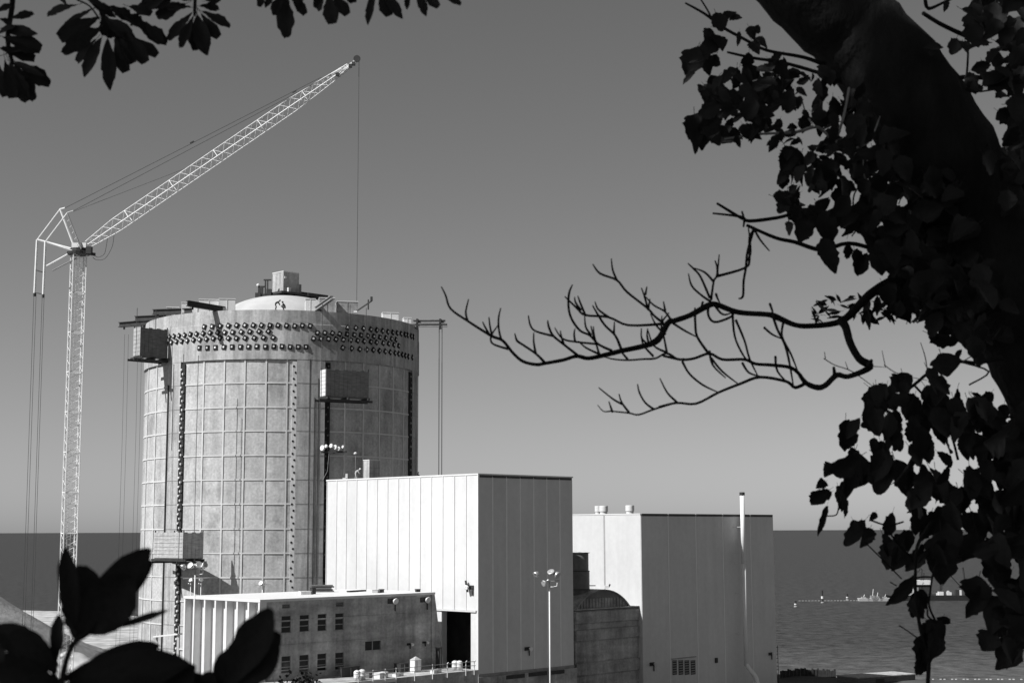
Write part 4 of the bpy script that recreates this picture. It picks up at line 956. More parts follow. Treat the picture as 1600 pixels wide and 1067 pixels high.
mb = MB(); mb.add([fpt(fx, -.05, -.05, zd + 1.353), fpt(fx, 1.0, -.05, zd + 1.353), fpt(fx, 1.0, .85, zd + 1.353), fpt(fx, -.05, .85, zd + 1.353), fpt(fx, .5, .4, zd + 1.75)], [(0, 1, 4), (1, 2, 4), (2, 3, 4), (3, 0, 4)]); mb.build('cover', WOOD, e)
MB().box(fx, .3, .36, -.03, -.003, zd, zd + 1.3).build('batten', GREY, e)
for px, b, lx, ly, lz, m_, nm, lab in ((600, 1.0, 1.6, .8, .55, WHITE, 'pallet_crate', 'long low white crate at the deck edge'), (582, 2.2, 1.0, .8, .5, WOODD, 'pallet_crate', 'dark crate behind the deck drums on the left'), (625, 1.2, 1.2, .6, .3, WHITE, 'pallet_crate', 'flat white crate between the low crate and the covered crate'),
        (684, .8, 1.6, .5, .35, WHITE, 'pallet_crate', 'white crate at the deck edge below the doorway'), (688, 5.0, .55, .5, 2.3, STEEL, 'steel_cabinet', 'tall dark cabinet against the office end by the doorway'), (632, 4.5, 1.3, 1.0, .9, STEEL, 'tarp_bundle', 'dark bundle leaning left of the covered crate'),
        (548, 5.0, 2.8, .2, 1.0, STEEL, 'dark_screen', 'low dark screen below the office windows'), (478, 1.6, 1.5, .9, .8, STEEL, 'cable_reel_crate', 'dark crate below the second office window')):
    q = deck_pt(px, b); fx = frame((q.x, q.y), ad + .05 * (px % 7)); e = empty(nm, q, lab, nm.split('_')[-1])
    MB().box(fx, -lx / 2, lx / 2, 0, ly, zd, zd + lz).build('body', m_, e); MB().box(fx, -lx / 2 - .03, lx / 2 + .03, -.03, ly + .03, zd + lz + .003, zd + lz + .06).build('top', m_, e)
    MB().box(fx, -.04, .04, -.03, -.003, zd, zd + lz - .05).build('batten', GREY, e)

# gangway plank by the tower foot
qa, qb = P(243, 994, 188), P(281, 990, 186); e = empty('gangway', qa, 'pale gangway leading across to the tower foot', 'gangway'); MB().bar(qa, qb, .9, .18).build('deck', WHITE, e)
for t in (.05, .5, .95): MB().bar(qa.lerp(qb, t), qa.lerp(qb, t) + Vector((0, 0, 1.0)), .06, .06).build('post', WHITE, e)
MB().bar(Vector(qb) + Vector((-.2, 0, -.1)), Vector((qb.x - .2, qb.y, GZ)), .25, .25).build('prop', WHITE, e); MB().bar(Vector(qa) + Vector((.2, 0, -.1)), Vector((qa.x + .2, qa.y, GZ)), .25, .25).build('prop', WHITE, e)

# ================================================================== shore: sheet piles, hut, fence, buoys, barge
za_ = P(1255, 1046, 250).z
e = empty('sheet_pile_wall', (PX(1216, 250, 0), 250, 0), 'dark curved wall of sheet piles at the shore', 'wall')
N_ = 30
for k in range(N_):
    t = k / (N_ - 1); px = 1217 + 84 * t; Y = 250 + 5 * math.sin(t * 2.6); x = PX(px, Y, 2); tp = P(px, 1046 - 1.5 * math.sin(t * 3) + random.uniform(-1.5, 2.0), Y).z
    MB().box(((x, Y), (1, 0), (0, 1)), -.16, .12, -.15 * (k % 2), .3, -2, tp).build('pile', STEEL, e)
for k in range(N_ + 1):
    t = k / N_; px = 1217 + 84 * t; Y = 247.6 + 5 * math.sin(t * 2.6); x = PX(px, Y, 2); tp = P(px, 1061 - 4.5 * t, Y).z
    MB().box(((x, Y), (1, 0), (0, 1)), -.2, .13, -.12 * (k % 2), .3, -2, tp).build('front_pile', STEEL, e)
q0, q1 = P(1341, 1058, 240), P(1430, 1055, 246); zt_ = q0.z
fx = frame((q0.x, q0.y), math.atan2(q1.y - q0.y, q1.x - q0.x)); LL = (Vector((q1.x - q0.x, q1.y - q0.y))).length
e = empty('shore_hut', q0, 'low dark flat-roofed hut at the waterfront', 'hut'); MB().box(fx, 0, LL, 0, 5, GZ - 1, zt_ - .15).build('wall', WOODD, e); MB().box(fx, -.1, LL + .1, -.1, 5.1, zt_ - .147, zt_).build('roof', CONC, e); MB().box(fx, LL * .3, LL * .45, -.05, -.003, GZ, zt_ - .4).build('door', STEEL, e)
e = empty('shore_fence', (PX(1445, 246, 2), 246, GZ), 'white low fence of posts along the waterfront right of the hut', 'fence')
for k in range(26):
    px = 1442 + k * 6.0; Y = 250; x = PX(px, Y, 2); MB().box(((x, Y), (1, 0), (0, 1)), -.14, .14, -.1, .1, 0, P(px, 1060 + 2 * (k % 3 == 0), Y).z).build('post', WHITE if k % 3 else WOODD, e)
MB().box(((PX(1442, 250.2, 2), 250.2), (1, 0), (0, 1)), 0, PX(1600, 250, 2) - PX(1442, 250, 2), 0, .1, P(1500, 1067, 250).z, P(1500, 1064, 250).z).build('rail', WHITE, e)
SZ = 0.0
def sea_Y(py): return 27.0 * F / (py - 829.0)
def buoy(px, ytop, ybot, label):
    Y = sea_Y(ybot); x = PX(px, Y, 0); h = (ybot - ytop) / F * Y
    e = empty('marker_pole', (x, Y, 0), label, 'marker', 'marker poles in the sea'); MB().tube([(x, Y, -1), (x, Y, h)], .35, 8).build('pole', STEEL, e); MB().lathe((x, Y, -.2), [(.6, 0), (.65, .4), (.4, .7), (0, .8)], 10).build('float', GREY, e); MB().tube([(x, Y, h * .35), (x, Y, h * .55)], .45, 8).build('band', WHITE, e)
buoy(1282, 922, 941, 'tallest dark marker pole in the sea left of the barge'); buoy(1240, 937, 947, 'short marker pole furthest left in the sea'); buoy(1321, 927, 937, 'small pale marker pole nearest the barge')
BY = sea_Y(938); bx = lambda px: PX(px, BY, 1.5); pxm = BY / F
barge = empty('work_barge', (bx(1440), BY, 0), 'work barge with white deckhouse and masts far out', 'barge')
fx = ((bx(1392), BY), (1, 0), (0, 1)); LB = bx(1545) - bx(1392)
MB().hexa([(bx(1396), BY, -.5), (bx(1540), BY, -.5), (bx(1540), BY + 9, -.5), (bx(1396), BY + 9, -.5), (bx(1388), BY - .5, 2.0), (bx(1546), BY - .5, 2.0), (bx(1546), BY + 9.5, 2.0), (bx(1388), BY + 9.5, 2.0)]).build('hull', STEEL, barge)
ho = MB().box(((bx(1436), BY), (1, 0), (0, 1)), 0, bx(1455) - bx(1436), 2, 7, 2.003, 2 + 22 * pxm).build('deckhouse', STEEL, barge); MB().box(((bx(1424), BY), (1, 0), (0, 1)), 0, bx(1455) - bx(1424), 1.5, 7.5, 2 + 16 * pxm, 2 + 22.5 * pxm).build('bridge', WHITE, ho)
MB().box(((bx(1425), BY), (1, 0), (0, 1)), 0, bx(1435) - bx(1425), 2, 6, 2.003, 2 + 12 * pxm).build('cabin', GREY, barge)
for px, h, r_ in ((1440, 40, .3), (1443, 34, .3), (1470, 30, .35), (1513, 42, .35), (1472, 26, .3)): MB().tube([(bx(px), BY + 4, 1.9), (bx(px) + (.8 if px < 1500 else -1.2), BY + 4, 2 + h * pxm)], r_, 6).build('mast', STEEL, barge)
MB().tube([(bx(1513), BY + 4, 2.5), (bx(1488), BY + 4, 2 + 30 * pxm)], .25, 5).build('boom', STEEL, barge)
rs = random.Random(9)
for k in range(22):
    px = rs.uniform(1398, 1540); ww, hh_ = rs.uniform(.5, 2.0), rs.uniform(.6, 2.4); MB().box(((bx(px), BY), (1, 0), (0, 1)), -ww / 2, ww / 2, .2 + rs.random(), 1.5 + rs.random(), 2.003, 2 + hh_).build('deck_gear', WHITE if rs.random() < .6 else STEEL, barge)
for k, (px, h, lab) in enumerate(((1345, 6, 'smallest white boat left of the barge'), (1359, 14, 'white boat with tall splash frame left of the barge'), (1366, 9, 'white workboat close to the barge bow'), (1378, 6, 'low white boat touching the barge bow'))):
    x = bx(px); e = empty('small_boat', (x, BY, 0), lab, 'boat', 'small white boats by the barge')
    MB().hexa([(x - 1.6, BY - 2, -.3), (x + 1.6, BY - 2, -.3), (x + 1.6, BY, -.3), (x - 1.6, BY, -.3), (x - 2.1, BY - 2.4, 1.1), (x + 2.3, BY - 2.4, 1.1), (x + 2.3, BY + .4, 1.1), (x - 2.1, BY + .4, 1.1)]).build('hull', WHITE, e); MB().box(((x, BY), (1, 0), (0, 1)), -.7, .8, -1.8, -.2, 1.103, 1.2 + h * pxm * .25).build('cabin', GREY, e)
    MB().tube([(x, BY - 1, 1), (x + .5, BY - 1, 1 + h * pxm)], .12, 5).build('mast', WHITE, e)
e = empty('float_line', (bx(1300), BY - 1, 0), 'line of pipeline floats from the markers to the barge', 'float line')
for k in range(30): MB().tube([(PX(1245 + 5 * k, BY - 1, 0), BY - 1, .1), (PX(1248 + 5 * k, BY - 1, 0), BY - 1, .1)], .22, 6).build('float', GREY, e)

# ================================================================== FOREGROUND TREES
def leaf_mesh(name, prof, seed, fold=.35, curve=.25, rag=0.0, material=None):
    """leaf of length 1 along +Y, folded along the midrib; prof = list of half widths"""
    rs = random.Random(seed); mb = MB(); vs = []; fs = []
    n0 = len(prof); n_ = 14; pr2 = []
    for i in range(n_):
        t = i / (n_ - 1) * (n0 - 1); k = min(int(t), n0 - 2); f_ = t - k; f_ = f_ * f_ * (3 - 2 * f_); pr2.append(prof[k] * (1 - f_) + prof[k + 1] * f_)
    prof = pr2; prof[-1] = max(prof[-1], .03); rag *= .7
    for i, hw_ in enumerate(prof):
        t = i / (n_ - 1); zc = -curve * t * t; a = hw_ * (1 + rs.uniform(-rag, rag)); b = hw_ * (1 + rs.uniform(-rag, rag))
        sh_ = rs.uniform(-.02, .02) * (rag > 0)
        vs += [(-a, t + rs.uniform(-.03, .03) * (rag > 0), zc + a * fold + rs.uniform(-.03, .03)), (-a * .5, t, zc + a * .5 * fold * 1.15), (sh_, t, zc), (b * .5, t, zc + b * .5 * fold * 1.15), (b, t + rs.uniform(-.03, .03) * (rag > 0), zc + b * fold + rs.uniform(-.03, .03))]
    for i in range(n_ - 1):
        for k in range(4): q = i * 5 + k; fs.append((q, q + 1, q + 6, q + 5))
    # stalk
    mb.add(vs, fs); mb.tube([(0, -.22, .02), (0, -.1, 0), (0, .05, -.005)], [.014, .012, .01], 4, False)
    me = bpy.data.meshes.new(name); me.from_pydata(mb.v, [], mb.f); me.materials.append(material or LEAF); me.polygons.foreach_set('use_smooth', [True] * len(mb.f)); me.update()
    return me
broad = [leaf_mesh('leaf', p_, s_, rag=.22) for p_, s_ in (([.08, .30, .40, .43, .42, .38, .30, .17, .02], 1), ([.12, .34, .42, .41, .43, .36, .32, .19, .04], 2), ([.06, .24, .36, .42, .41, .41, .32, .22, .05], 3), ([.06, .30, .38, .36, .33, .29, .21, .12, .02], 4), ([.04, .20, .33, .38, .42, .44, .38, .26, .08], 5))]
obov = [leaf_mesh('leaf', p_, s_, rag=.14, curve=.15) for p_, s_ in (([.02, .09, .16, .23, .29, .32, .30, .2, .08], 21), ([.02, .08, .14, .2, .26, .3, .31, .24, .16], 22), ([.02, .1, .17, .22, .25, .24, .19, .14, .03], 23))]
lance = [leaf_mesh('leaf', p_, s_, rag=.05, curve=.2) for p_, s_ in (([.01, .08, .13, .15, .14, .11, .06, .01], 31), ([.01, .1, .15, .16, .13, .09, .05, .01], 32))]
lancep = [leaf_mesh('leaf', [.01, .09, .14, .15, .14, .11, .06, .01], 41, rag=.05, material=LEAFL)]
broad_sunlit = [leaf_mesh('leaf', [.06, .26, .37, .42, .41, .38, .30, .18, .03], 61, rag=.2, material=LEAFL)]  # sunlit broad leaves, the light put into a paler leaf colour
dark = [leaf_mesh('leaf', p_, s_, rag=.04, curve=.12, fold=.2, material=LEAFB) for p_, s_ in (([.02, .11, .18, .24, .28, .29, .27, .20, .07], 51), ([.02, .12, .2, .25, .27, .27, .24, .17, .05], 52))]

def leaf_matrix(base, d, nrm, L, W):
    d = Vector(d).normalized(); nrm = Vector(nrm); nrm = nrm - d * nrm.dot(d)
    nrm = nrm.normalized() if nrm.length > 1e-4 else d.orthogonal().normalized(); sx = d.cross(nrm)
    M4 = Matrix((sx * W, d * L, nrm * min(L, W))).transposed().to_4x4(); M4.translation = base; return M4
class Leaves:
    def __init__(s): s.items = []
    def put(s, me, base, d, nrm, L, W=None): s.items.append((L * (W or L), me, leaf_matrix(base, d, nrm, L, W or L)))
    def emit(s, root, limit=290, stuff_mat=None):
        s.items.sort(key=lambda t: -t[0])
        for k, (a, me, M4) in enumerate(s.items[:limit]):
            o = bpy.data.objects.new('leaf', me); link(o, root); M5 = M4.copy(); M5.translation = M4.translation - ORG[root]; o.matrix_local = M5
        rest = s.items[limit:]
        if rest:
            mb = MB()
            for a, me, M4 in rest: mb.add([M4 @ v.co for v in me.vertices], [tuple(p_.vertices) for p_ in me.polygons])
            o = mb.build('leaf_mass', stuff_mat or LEAF, root, True); o['kind'] = 'stuff'
rl = random.Random(77)
def rdir(down=.6, s_=1.0):
    v = Vector((rl.gauss(0, s_), rl.gauss(0, s_ * .6), rl.gauss(-down, s_ * .6))); return v.normalized() if v.length > .01 else Vector((0, 0, -1))
def rnorm(tilt=.55):
    return Vector((rl.gauss(0, tilt), -1, rl.gauss(.25, tilt)))

Z5 = lambda x, y: (1050 + x / 2.909, y / 2.909)
Z6 = lambda x, y: (1050 + x / 2.909, 340 + y / 2.909)
Z7 = lambda x, y: (670 + x / 3.81, 380 + y / 3.81)
Z4 = lambda x, y: (1250 + x / 3.717, 780 + y / 3.717)
TY = 6.5
tree = empty('broadleaf_tree', (PX(1740, TY, 22) , TY, hill_z(3, TY)), 'dark leaning tree with bare and leafy branches at the right', 'tree')
def branch(conv, pts, wpx, Y0, Y1, name='branch', mtl=BARK, seg=7, root=tree, wig=.012, sub=4):
    n_ = len(pts); P3, rr = [], []
    for i, (x, y) in enumerate(pts):
        t = i / (n_ - 1); Y = Y0 + (Y1 - Y0) * t + (rl.uniform(-wig, wig) * 3 if 0 < i < n_ - 1 else 0); px, py = conv(x, y) if conv else (x, y)
        P3.append(P(px, py, Y)); wv = wpx[i] if isinstance(wpx, (list, tuple)) else wpx; rr.append(wv / 2 / F * Y)
    q, r_ = smooth_path(P3, rr, sub); r_ = [v * (1 + rl.uniform(-.025, .025)) for v in r_]
    return MB().tube(q, r_, seg).build(name, mtl, root, True)
# trunk: from the hillside off frame at the right, leaning up to the left
tp = [(1752, 1500, 7.2, 105), (1735, 1230, 6.9, 98), (1722, 1050, 6.7, 92), (1702, 850, 6.6, 86), (1672, 690, 6.5, 82), (1630, 575, 6.5, 84), (1580, 470, 6.5, 90), (1530, 370, 6.5, 92), (1475, 258, 6.45, 90), (1412, 148, 6.4, 86), (1340, 60, 6.4, 82), (1267, -10, 6.35, 80), (1185, -90, 6.3, 76), (1080, -210, 6.2, 66), (980, -360, 6.1, 52)]
P3 = [P(a + 6, b, Y) for a, b, Y, r_ in tp]; rr = [r_ * .94 / F * Y for a, b, Y, r_ in tp]; q, r_ = smooth_path(P3, rr, 6)
r_ = [v * (1 + .03 * math.sin(i * 1.7) + rl.uniform(-.02, .02)) for i, v in enumerate(r_)]
MB().tube(q, r_, 20).build('trunk', BARK, tree, True)
# crown bough going on up and back to the right, out of frame, with a leafy head
branch(None, [(1530, 370), (1640, 200), (1720, -60), (1760, -400)], [110, 95, 85, 60], 6.5, 7.2, 'bough', seg=12)
# bare limbs
branch(Z6, [(1420, 150), (1300, 205), (1120, 250), (1000, 290), (900, 350), (800, 450), (740, 480), (640, 492), (560, 488), (470, 450), (430, 440), (300, 430), (200, 395), (160, 402), (80, 445), (0, 472)], [32, 28, 22, 17, 15, 12, 9.5, 8.5, 8, 10, 8.5, 8.5, 9, 10, 8.5, 8.5], 6.4, 6.1, 'limb', seg=10)
branch(Z7, [(1448, 460), (1420, 480), (1385, 545), (1350, 585), (1280, 612), (1150, 640), (1050, 665), (950, 685), (880, 672), (800, 695), (690, 715), (640, 722), (560, 703), (500, 652), (440, 580), (370, 550), (230, 462), (130, 390), (100, 310), (75, 260)], [9, 10, 10.5, 10.5, 8.5, 8, 7.5, 6.5, 6.2, 6, 5.8, 5.4, 5, 4.8, 4.8, 4.8, 4, 3.6, 3, 1.8], 6.12, 5.7, 'limb', seg=8)
branch(Z6, [(770, 468), (790, 500), (810, 570), (850, 640), (895, 668), (885, 690), (800, 722), (750, 715), (700, 760), (660, 772), (610, 752), (580, 715)], [15, 13, 12, 12, 14, 10, 8, 9, 9, 9.5, 8, 6.5], 6.12, 6.0, 'limb', seg=9)
branch(Z6, [(895, 668), (907, 648)], [10, 5], 6.03, 6.0, 'stub')
branch(Z6, [(740, 715), (735, 680)], [7, 4], 6.03, 6.0, 'stub')
branch(Z6, [(612, 750), (560, 772), (520, 745), (400, 725), (310, 755), (210, 795), (110, 845), (20, 842), (-60, 860)], [6, 5.5, 5, 5, 4.6, 4.2, 4, 3.8, 3.6], 6.0, 5.85, 'limb', seg=7)
branch(Z7, [(1480, 945), (1340, 988), (1250, 1020), (1190, 1010), (1090, 1000), (1040, 1000), (1005, 962)], [3.6, 3.4, 3, 2.6, 2.3, 2, 1.2], 5.85, 5.7, 'limb', seg=6)
branch(Z6, [(585, 718), (540, 682), (450, 670), (380, 665), (330, 645), (230, 645), (170, 618), (100, 640), (40, 645), (-40, 628)], [6, 6, 5.6, 5.2, 5, 4.8, 4.6, 4.4, 4.2, 4.2], 6.0, 5.9, 'limb', seg=7)
branch(Z7, [(1520, 690), (1480, 690), (1415, 655), (1350, 685), (1270, 690), (1180, 696), (1100, 690), (1050, 678)], [4.2, 4, 4, 3.6, 3.2, 3, 2.6, 1.8], 5.9, 5.75, 'limb', seg=6)
tw6 = [[(175, 382), (130, 350), (90, 310), (75, 255)], [(172, 365), (130, 270), (100, 235), (72, 208)], [(178, 375), (190, 290), (205, 260), (215, 168)], [(207, 262), (205, 225), (195, 195)], [(188, 290), (150, 250), (100, 230)],
       [(205, 267), (330, 230), (352, 190), (352, 90), (375, 55)], [(370, 55), (342, 160), (335, 230), (325, 290), (322, 358), (303, 368)], [(345, 195), (358, 150), (347, 45)], [(370, 45), (400, 100), (443, 152)],
       [(165, 400), (165, 445), (195, 475), (260, 455), (287, 432)], [(195, 400), (230, 440), (272, 433)], [(275, 435), (285, 540), (320, 620), (347, 652)], [(290, 465), (330, 560), (352, 640), (388, 715)],
       [(458, 445), (480, 510), (510, 570), (530, 640), (552, 765)], [(420, 500), (455, 530), (497, 550)], [(505, 480), (500, 540), (540, 620), (578, 715)], [(445, 392), (455, 420), (462, 450)], [(470, 630), (480, 700), (545, 768)], [(320, 660), (350, 705), (405, 722)],
       [(170, 605), (185, 670), (243, 728)], [(180, 640), (230, 700), (303, 757)], [(48, 655), (80, 710), (140, 760), (208, 793)], [(5, 480), (60, 515), (112, 542)], [(200, 348), (207, 368), (217, 388)], [(140, 385), (130, 415)],
       [(168, 620), (115, 542), (106, 480), (105, 440), (104, 410)]]
for t in tw6: branch(Z6, t, [5.0] + [4.2] * (len(t) - 2) + [2.2] if len(t) > 4 else [4.4] + [3.6] * (len(t) - 2) + [2.0], 6.05, 5.95, 'twig', seg=5)
tw7 = [[(1400, 480), (1190, 488), (1070, 440), (930, 427), (880, 385), (810, 318)], [(905, 398), (875, 355), (868, 322)], [(930, 425), (900, 350), (888, 316)], [(1070, 440), (1010, 395), (990, 350)],
       [(1090, 640), (1010, 602), (960, 550), (900, 520), (850, 450), (832, 380), (835, 300), (855, 248)], [(965, 545), (935, 500), (928, 430)], [(1145, 630), (1110, 550), (1050, 490), (1010, 430), (975, 370)], [(1102, 540), (1105, 470)],
       [(1015, 662), (1000, 610), (985, 550), (980, 495)], [(1000, 600), (980, 550), (965, 493)], [(1395, 475), (1345, 435), (1300, 385), (1180, 290), (1120, 220), (1020, 180), (977, 126)], [(1120, 222), (1095, 160), (1087, 93)],
       [(1305, 395), (1285, 320), (1265, 265)], [(1307, 392), (1316, 333)], [(1290, 305), (1298, 260)], [(1440, 455), (1405, 407), (1340, 370), (1290, 318)], [(1407, 403), (1397, 348)], [(892, 672), (800, 600), (740, 550), (715, 500), (708, 460)],
       [(738, 552), (640, 525), (605, 490), (593, 430)], [(805, 605), (790, 560), (783, 520)], [(692, 713), (640, 660), (560, 605), (525, 580), (512, 538)], [(637, 657), (625, 590), (625, 533)], [(432, 577), (418, 520), (415, 450), (428, 386)],
       [(377, 552), (365, 500), (358, 440)], [(362, 547), (335, 500), (320, 468)], [(470, 630), (380, 598), (372, 550), (412, 488)], [(230, 460), (220, 410), (237, 333)], [(1005, 600), (900, 590), (800, 570), (750, 503)], [(870, 582), (865, 545), (870, 508)],
       [(1025, 665), (940, 625), (890, 583)], [(1322, 612), (1270, 570), (1266, 506)], [(1312, 602), (1300, 555), (1303, 508)], [(1418, 655), (1400, 560), (1385, 500), (1388, 432)], [(1415, 650), (1340, 610), (1305, 518)], [(1335, 672), (1280, 610), (1265, 560)],
       [(1192, 1007), (1150, 950), (1133, 898)], [(1150, 957), (1100, 930), (1012, 860)], [(1092, 1002), (1072, 943)], [(1342, 990), (1290, 950), (1255, 890), (1243, 838)], [(1472, 942), (1420, 890), (1375, 803)], [(1183, 690), (1150, 650), (1142, 625)], [(1410, 545), (1355, 490), (1320, 420)], [(1385, 470), (1430, 415)]]
for t in tw7: branch(Z7, t, ([5.0] + [4.0] * (len(t) - 2) + [2.1]) if len(t) > 4 else ([4.2] + [3.3] * (len(t) - 2) + [1.9]), 5.9, 5.82, 'twig', seg=5)
for t in [[(905, 675), (970, 680)], [(970, 680), (955, 605)], [(965, 670), (1030, 710), (1160, 740)], [(690, 640), (740, 670), (820, 700), (930, 780)], [(800, 690), (788, 655)], [(697, 640), (693, 610)], [(1160, 690), (1150, 630), (1130, 568)], [(1320, 655), (1370, 625), (1418, 605)]]: branch(Z6, t, [1.8] * (len(t) - 1) + [1.0], 6.2, 6.3, 'fine_twig', TWIG, seg=4)
# leafy branches
lb = [(Z5, [(60, 15), (150, 65), (230, 125), (330, 180), (430, 230), (600, 262), (700, 300)], [3, 4.5, 5, 5, 5, 6, 7]), (Z5, [(125, -10), (160, 45), (185, 95)], [2.5, 3, 3.5]), (Z5, [(250, 238), (370, 265), (500, 285), (660, 330), (760, 370), (830, 410)], [3.5, 5, 5.5, 6, 6.5, 7]),
      (Z5, [(185, 970), (310, 985), (350, 1005), (480, 990), (600, 965), (860, 965), (1100, 940), (1250, 900)], [3, 4.5, 6, 6, 5.5, 5.5, 7, 9]), (Z5, [(205, 925), (270, 965), (320, 995)], [4, 5, 5]), (Z5, [(318, 962), (328, 1000), (325, 1030)], [3, 4, 3]),
      (Z6, [(340, 35), (470, 92), (560, 112), (680, 147), (800, 117), (930, 142), (1060, 137), (1250, 150)], [5, 6, 7, 8, 7, 7.5, 8, 10]), (Z5, [(1140, 60), (1220, 110), (1330, 162), (1400, 190)], [6.5, 7, 7.5, 9]), (Z5, [(1230, 355), (1340, 352), (1440, 357), (1555, 378), (1620, 390)], [5, 7, 7.5, 7, 7]),
      (Z5, [(1150, -5), (1165, 40), (1230, 15), (1300, -20)], [6, 6, 5, 5]), (Z5, [(1345, 170), (1345, 260), (1340, 340)], 3.5), (Z5, [(1500, 380), (1470, 405), (1400, 418)], 3), (Z5, [(870, 720), (878, 800), (830, 880), (825, 945), (840, 1000)], 2.6),
      (Z6, [(1500, 635), (1390, 660), (1310, 655), (1190, 690), (1100, 760), (1000, 835), (930, 880), (870, 920)], [8, 6, 5.5, 5.5, 5.5, 5, 4, 3]), (Z6, [(1570, 900), (1450, 910), (1380, 870)], [5, 4, 3]), (Z6, [(1620, 1015), (1480, 1015), (1330, 960)], [6, 4, 3]),
      (Z6, [(1100, 760), (1180, 850), (1260, 960), (1300, 1100)], 4), (Z6, [(1420, 915), (1470, 1000)], 3), (Z6, [(1310, 655), (1440, 700), (1350, 760)], 3), (Z6, [(1220, 700), (1240, 780)], 3), (Z6, [(1505, 935), (1508, 1010)], 3)]
for cv, t, wv in lb: branch(cv, t, wv, 6.25, 6.4, 'branch', seg=6)
for t, wv in (([(240, 632), (400, 610), (560, 602), (650, 577), (690, 598), (742, 652)], [2.5, 4, 5, 6, 5, 5]), ([(742, 650), (780, 530), (805, 400)], [5, 4, 4]), ([(650, 577), (610, 520), (590, 450)], [4, 3, 2]), ([(840, 672), (900, 640), (945, 530)], [4, 3, 2]), ([(870, 710), (870, 780), (885, 830)], [2, 2, 2])): branch(Z5, t, wv, 6.0, 6.1, 'sunlit_toned_branch', TWIG, seg=6)  # sunlight on these branches is painted in by the pale colour
for t, wv in (([(770, 120), (700, 230), (675, 300), (670, 420), (672, 560), (700, 760), (745, 900), (742, 1060), (745, 1200)], [5, 6, 5, 5, 6, 6, 7, 7, 7]), ([(580, 270), (640, 330), (668, 370)], 4), ([(690, 365), (750, 290)], 3.5), ([(660, 465), (700, 450), (768, 450)], 3), ([(785, 380), (768, 450), (755, 540), (750, 620), (790, 710)], 3.5), ([(740, 640), (745, 680), (800, 720)], 3),
              ([(380, 250), (460, 330), (590, 460)], 2.2), ([(150, 95), (210, 90), (225, 40), (245, -10)], 2.2), ([(410, 120), (510, 150), (600, 130)], 3), ([(510, 180), (580, 270)], 3), ([(1000, 70), (1010, 130), (1050, 240), (1100, 320)], 3), ([(910, 340), (950, 320)], 3), ([(525, 480), (560, 500)], 2), ([(575, 730), (650, 780), (710, 830)], 2)): branch(Z4, t, wv, 6.0, 6.1, 'hanging_twig', BARK, seg=5)

LV = Leaves()
def cluster(cx, cy, sx, sy, n_, size, kinds, Y=6.2, dY=.5, down=.7, sd=.8, wfac=.95, var=.35, tilt=.55, out=None):
    for _ in range(n_):
        while True:
            a, b = rl.uniform(-1, 1), rl.uniform(-1, 1)
            if a * a + b * b < 1: break
        s_ = size * (1 + rl.uniform(-var, var)); y_ = Y + rl.uniform(-dY, dY); L_ = s_ / F * y_
        d_ = rdir(down, sd); base = P(cx + a * sx, cy + b * sy, y_) - d_ * L_ * .5
        LV.put(rl.choice(kinds), base, d_, rnorm(tilt), L_, L_ * wfac * rl.uniform(.8, 1.1))
def L1(px, py, tx, ty, wpx, kinds=broad, Y=6.1, ld=LV, tilt=.25):
    wpx = wpx * (.84 if kinds is dark else 1.0); a, b = P(px, py, Y), P(tx, ty, Y + rl.uniform(-.05, .05)); d_ = b - a; half = .40 if kinds is broad else (.3 if kinds in (obov,) else (.26 if kinds is dark else .15))
    ld.put(rl.choice(kinds), a, d_, rnorm(tilt), d_.length, wpx / 2 / F * Y / half)
# upper left spray of the tree
for a in ((1118, 20, 1128, 45, 26), (1128, 28, 1150, 18, 16), (1140, 30, 1158, 26, 14), (1110, 45, 1104, 62, 20), (1115, 55, 1132, 74, 26), (1122, 62, 1100, 80, 30), (1110, 80, 1070, 95, 30), (1090, 75, 1072, 115, 36), (1100, 85, 1110, 118, 26), (1120, 85, 1112, 105, 22), (1085, 112, 1067, 130, 10), (1170, 42, 1180, 62, 20), (1175, 45, 1190, 48, 14), (1180, 60, 1200, 72, 20), (1175, 65, 1185, 82, 22), (1155, 50, 1153, 72, 8), (1170, 82, 1165, 106, 22)): L1(*a)
for a in ((1100, 135, 1092, 150, 22), (1095, 140, 1110, 165, 22), (1092, 178, 1078, 215, 34), (1085, 180, 1090, 237, 32), (1098, 180, 1098, 235, 28), (1110, 190, 1120, 222, 26), (1120, 215, 1122, 230, 14), (1215, 210, 1203, 236, 14), (1225, 225, 1240, 215, 12)): L1(*a)
cluster(1165, 150, 72, 36, 58, 29, broad, wfac=.8); cluster(1140, 190, 50, 30, 32, 29, broad, wfac=.8); cluster(1215, 130, 46, 36, 36, 27, broad, wfac=.8); cluster(1195, 215, 64, 14, 16, 18, broad, wfac=.7); cluster(1230, 190, 50, 26, 14, 22, broad + broad_sunlit * 4, wfac=.7)
cluster(1290, 150, 62, 40, 32, 27, broad + broad_sunlit, wfac=.8); cluster(1310, 195, 60, 40, 28, 27, broad + broad_sunlit * 2, wfac=.75); cluster(1310, 262, 66, 40, 54, 33, broad, wfac=.85); cluster(1365, 225, 36, 60, 40, 34, broad, wfac=.9); cluster(1345, 330, 44, 32, 16, 34, broad, wfac=.8)
cluster(1235, 265, 18, 26, 12, 30, broad); cluster(1235, 315, 18, 22, 12, 26, broad); cluster(1262, 325, 16, 22, 8, 26, broad)
for a in ((1275, 315, 1290, 335, 40), (1285, 330, 1300, 380, 36), (1262, 345, 1250, 375, 30), (1240, 350, 1226, 362, 24), (1305, 340, 1335, 358, 26), (1345, 350, 1378, 392, 28), (1285, 372, 1306, 425, 30), (1335, 390, 1345, 432, 24), (1355, 395, 1340, 430, 20), (1320, 385, 1330, 405, 18), (1370, 385, 1380, 425, 40), (1400, 395, 1405, 428, 36)): L1(*a)
